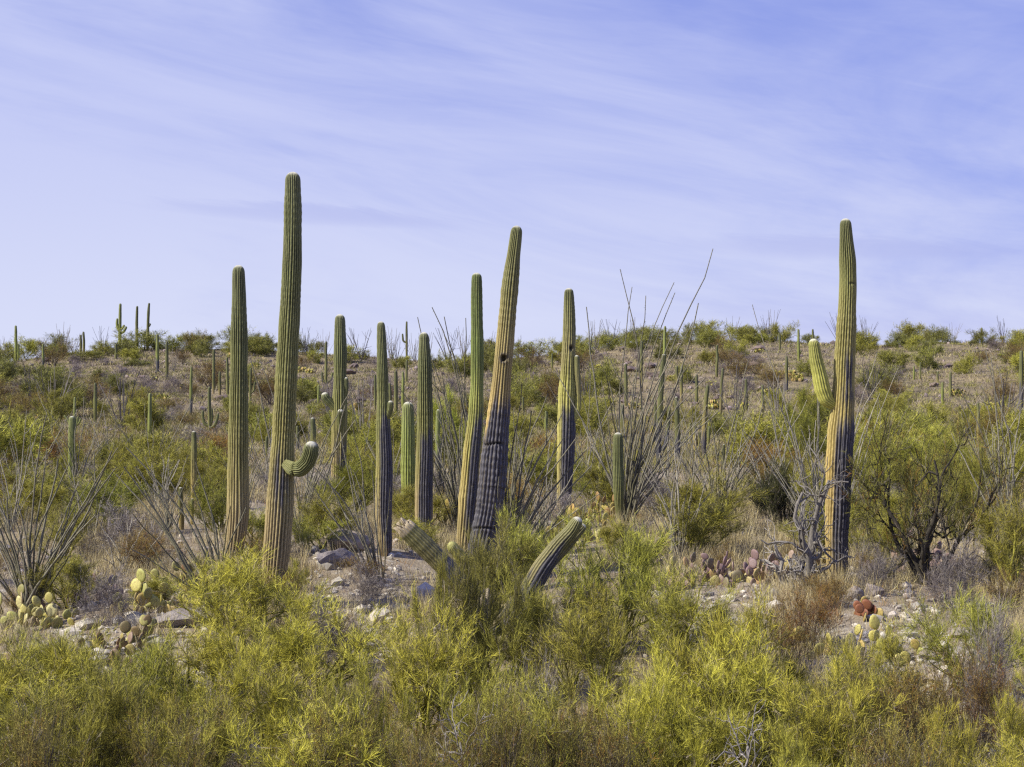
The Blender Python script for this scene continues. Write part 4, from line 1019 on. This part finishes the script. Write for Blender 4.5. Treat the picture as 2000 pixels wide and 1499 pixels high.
# ------------------------------------------------------------------ boulders and stones
import bmesh
def rock_mesh(seed, sub=3, rough=.75):
    bm = bmesh.new(); bmesh.ops.create_icosphere(bm, subdivisions=sub, radius=1.0)
    V = np.array([v.co for v in bm.verts]); rng = np.random.default_rng(seed)
    for q in range(9):                                    # flat cleaved faces
        d = nrm(rng.normal(size=3)); h = rng.uniform(.55, .85); k = V @ d
        V = V - np.maximum(k - h, 0)[:, None] * d
    V *= (1 + rough * (fbm(V[:, 0] * 2.2 + V[:, 2] * 1.3, V[:, 1] * 2.2 - V[:, 2], seed, 5) - .5))[:, None]
    T = [[v.index for v in f.verts] for f in bm.faces]; bm.free()
    return V, np.array(T)
RK = []
for q in range(5):
    V, T = rock_mesh(700 + q); RK.append(mesh('rock', V, None, T, np.tile((.30, .27, .235), (len(V), 1)), M_ROCK, False))
def rock(label, px, D, w, d, h, yaw, tint=(1, 1, 1), v=0, sink=.3, roll=0.0):
    p = GP(px, D); o = obj('boulder', RK[v % 5], loc=(p[0], p[1], p[2] + h * (.5 - sink)), rot=(roll, roll * .5, yaw), scale=(w / 2, d / 2, h / 2), color=tint)
    tag(o, label, 'boulder', 'boulders among the plants'); return o
rock('long flat grey boulder under the yellow and brown prickly pear', 350, 26.3, 1.05, .6, .36, .15, (1.1, 1.1, 1.15), 0)
rock('upright pitted grey boulder in the lower left', 222, 22.4, .42, .4, .62, .5, (1.1, 1.1, 1.2), 1)
rock('small grey stone above the upright pitted boulder', 232, 23.4, .25, .22, .25, 1.5, (1.2, 1.2, 1.25), 2)
rock('dark broken rock right of the upright pitted boulder', 318, 24.0, .4, .35, .25, 2.1, (.7, .65, .65), 3)
rock('pale tan mound of rock right of the tallest saguaro', 672, 33.0, 1.1, .8, .6, .3, (1.35, 1.25, 1.05), 2)
rock('grey rock at the foot of the pale tan mound', 655, 31.6, .9, .5, .42, 1.0, (.95, .95, 1.05), 4)
rock('rounded grey boulder right of the foot of the lone tall saguaro', 1674, 28.2, .34, .3, .34, .7, (1.15, 1.12, 1.1), 1)
rock('second grey boulder right of the rounded one', 1706, 28.6, .34, .3, .28, 2.7, (1.05, 1.0, 1.0), 3)
rock('low whitish stone by the rust red pads', 1680, 27.2, .26, .25, .16, .2, (1.5, 1.45, 1.35), 0)
rock('whitish rock slab on the bare patch at right', 1812, 25.0, .5, .35, .22, .9, (1.5, 1.4, 1.25), 2)
rock('jagged pale rock below the whitish slab', 1822, 23.8, .35, .3, .2, 1.9, (1.4, 1.3, 1.15), 4)
rock('pale rock in the stony bare patch near the right edge', 1880, 26.2, .5, .4, .2, .4, (1.35, 1.3, 1.2), 3)
rock('white stone in front of the tallest saguaro, on the right', 605, 25.4, .3, .25, .16, .2, (1.7, 1.65, 1.5), 0)
rock('light rock left of the tallest saguaro foot', 462, 26.6, .55, .4, .25, .5, (1.4, 1.35, 1.25), 1)
rock('grey rock hidden under the palo verde at lower left', 262, 20.3, .5, .45, .25, 1.1, (1.5, 1.45, 1.35), 2)
rock('brown rock outcrop on the left ridge', 212, 191, 2.6, 1.6, 1.1, .2, (.75, .6, .55), 1, .2)
for q in range(44):
    px = rng.uniform(-20, 2020); D = 70 + 115 * rng.random() ** .7; s = rng.uniform(.4, 1.0) * (D / 130)
    lb, _ = auto_label(px, D, 'brown rock', ['dark', 'small dark', 'angular', 'low'])
    o = rock(lb or 'dark rock jutting from the far slope', px, D, s * rng.uniform(1, 1.8), s, s * .7, rng.uniform(0, 6), tuple(np.array((.62, .52, .50)) * rng.uniform(.6, 1.3)), q)
    o['group'] = 'dark rocks on the slope'
# loose stones
g = Geo(); V0, T0 = rock_mesh(790, 1, .4)
for q in range(3800):
    if rng.random() < .45: px = rng.uniform(-80, 2080); D = 20 + 26 * rng.random()
    else: px = rng.uniform(-80, 2080); D = 45 + 150 * rng.random() ** .8
    if vnoise(px / 70, D * .6, 61) < .38: continue
    p = GP(px, D); s = rng.uniform(.02, .085) * (1 if D < 46 else D / 62) * (1 + 1.2 * (rng.random() < .08))
    c, sn = math.cos(q), math.sin(q); M = np.array([[c, -sn, 0], [sn, c, 0], [0, 0, 1]]) * (s * rng.uniform(.7, 1.4, 3))
    shade = rng.uniform(.5, 1.5); colr = np.array((.38, .34, .29)) * shade if D < 46 else np.array((.20, .16, .15)) * shade
    g.add(V0 @ M.T + p + [0, 0, s * .2], None, T0, colr)
o = obj('loose_stones', g.mesh('loose_stones', M_ROCK0)); tag(o, 'loose pale and dark stones strewn over the ground', 'stones', kind='stuff')

# ------------------------------------------------------------------ dry grass and low brush (nobody could count them)
def rub(p, D):
    return ((np.abs(p - 1790) < 150) & (np.abs(D - 25.5) < 3)) | ((np.abs(p - 300) < 170) & (np.abs(D - 25.5) < 3)) | ((np.abs(p - 690) < 90) & (np.abs(D - 29) < 4)) | ((np.abs(p - 1400) < 120) & (np.abs(D - 27) < 2.5))
g = Geo(); rng = np.random.default_rng(888)
while g.n < 1500 * len(V0):
    px = rng.uniform(100, 1960); D = rng.uniform(21, 34)
    if not rub(px, D) or vnoise(px / 25, D * 2.5, 71) < .35: continue
    p = GP(px, D); s_ = rng.uniform(.02, .07) * (1 + 1.6 * (rng.random() < .1)); a = rng.uniform(0, 6.28)
    c, sn = math.cos(a), math.sin(a); M = np.array([[c, -sn, 0], [sn, c, 0], [0, 0, .8]]) * (s_ * rng.uniform(.7, 1.5, 3))
    g.add(V0 @ M.T + p + [0, 0, s_ * .2], None, T0, np.array((.50, .46, .38)) * rng.uniform(.5, 1.25))
o = obj('pale_rubble', g.mesh('pale_rubble', M_ROCK0)); tag(o, 'pale stony rubble on the bare patches between the plants', 'rubble', kind='stuff')

def tufts(name, n, D0, D1, blades, Lr, wd, cols, seed, dens, spreadr=.08, lean=.45, label='', cat='grass', pw=1.0):
    rng = np.random.default_rng(seed)
    px = rng.uniform(-120, 2120, n * 4); D = D0 + (D1 - D0) * rng.random(n * 4) ** pw
    k = rng.random(n * 4) < dens(px, D); px, D = px[k][:n], D[k][:n]; n = len(px)
    x = (px - 1000) / F * D; z = ground(x, D)
    B = np.stack([x, D, z], 1); i = np.repeat(np.arange(n), blades); m = len(i)
    sc = rng.uniform(.6, 1.3, n)[i]
    off = rng.normal(0, 1, (m, 2)) * spreadr * sc[:, None]
    P = B[i] + np.c_[off, np.full(m, -.01)]
    d = nrm(np.c_[off / (spreadr * 2.2) * lean + rng.normal(0, lean * .5, (m, 2)), np.ones(m)])
    cols = np.array(cols); ci = rng.integers(0, len(cols), n)[i]
    C = cols[ci] * rng.uniform(.7, 1.3, (m, 1))
    g = Geo(); ribbons(g, P, d, rng.uniform(*Lr, m) * sc, np.full(m, wd) * (1 if D1 < 60 else (B[i, 1] / D1 * 1.2)), C, rng, .2)
    o = obj(name, g.mesh(name, M_GRASS)); tag(o, label, cat, kind='stuff')
STRAW = ((.47, .40, .20), (.40, .33, .16), (.33, .27, .16), (.50, .44, .27))
tufts('dry_grass', 7500, 19, 46, 22, (.14, .48), .006, STRAW, 801, lambda p, D: np.clip(2.2 * (vnoise(p / 120, D * .45, 31) - .3) + (np.abs(p - 1420) < 170) * (np.abs(D - 35) < 3) * .9 + (np.abs(p - 230) < 120) * .2, .05, 1) * np.where(rub(p, D), .25, 1), label='pale dry grass tufts between the cacti')
tufts('dead_twigs', 3600, 16.5, 46, 14, (.1, .32), .006, ((.24, .20, .17), (.33, .29, .26), (.14, .11, .09), (.20, .18, .06), (.28, .16, .05)), 802, lambda p, D: np.full(len(p), .8), .12, .9, label='dead twigs and litter on the ground', cat='twigs')
tufts('belt_brush', 5200, 44, 105, 26, (.2, .55), .022, ((.20, .19, .05), (.27, .26, .06), (.26, .19, .06), (.26, .23, .18), (.30, .26, .12), (.15, .14, .05)), 804, lambda p, D: np.clip(.5 + 1.5 * (vnoise(p / 90, D * .2, 34) - .4), .2, 1), .32, 1.1, label='low green and rusty brush filling the flat before the slope', cat='brush')
tufts('slope_brush', 16000, 60, 200, 13, (.15, .5), .045, ((.25, .20, .16), (.22, .21, .07), (.30, .26, .22), (.38, .32, .17), (.12, .10, .08), (.26, .25, .08), (.19, .18, .06)), 803, lambda p, D: np.clip(.55 + 1.2 * (vnoise(p / 60, D * .1, 33) - .35), .1, 1), .3, 1.0, label='low dry brush covering the far slope', cat='brush')
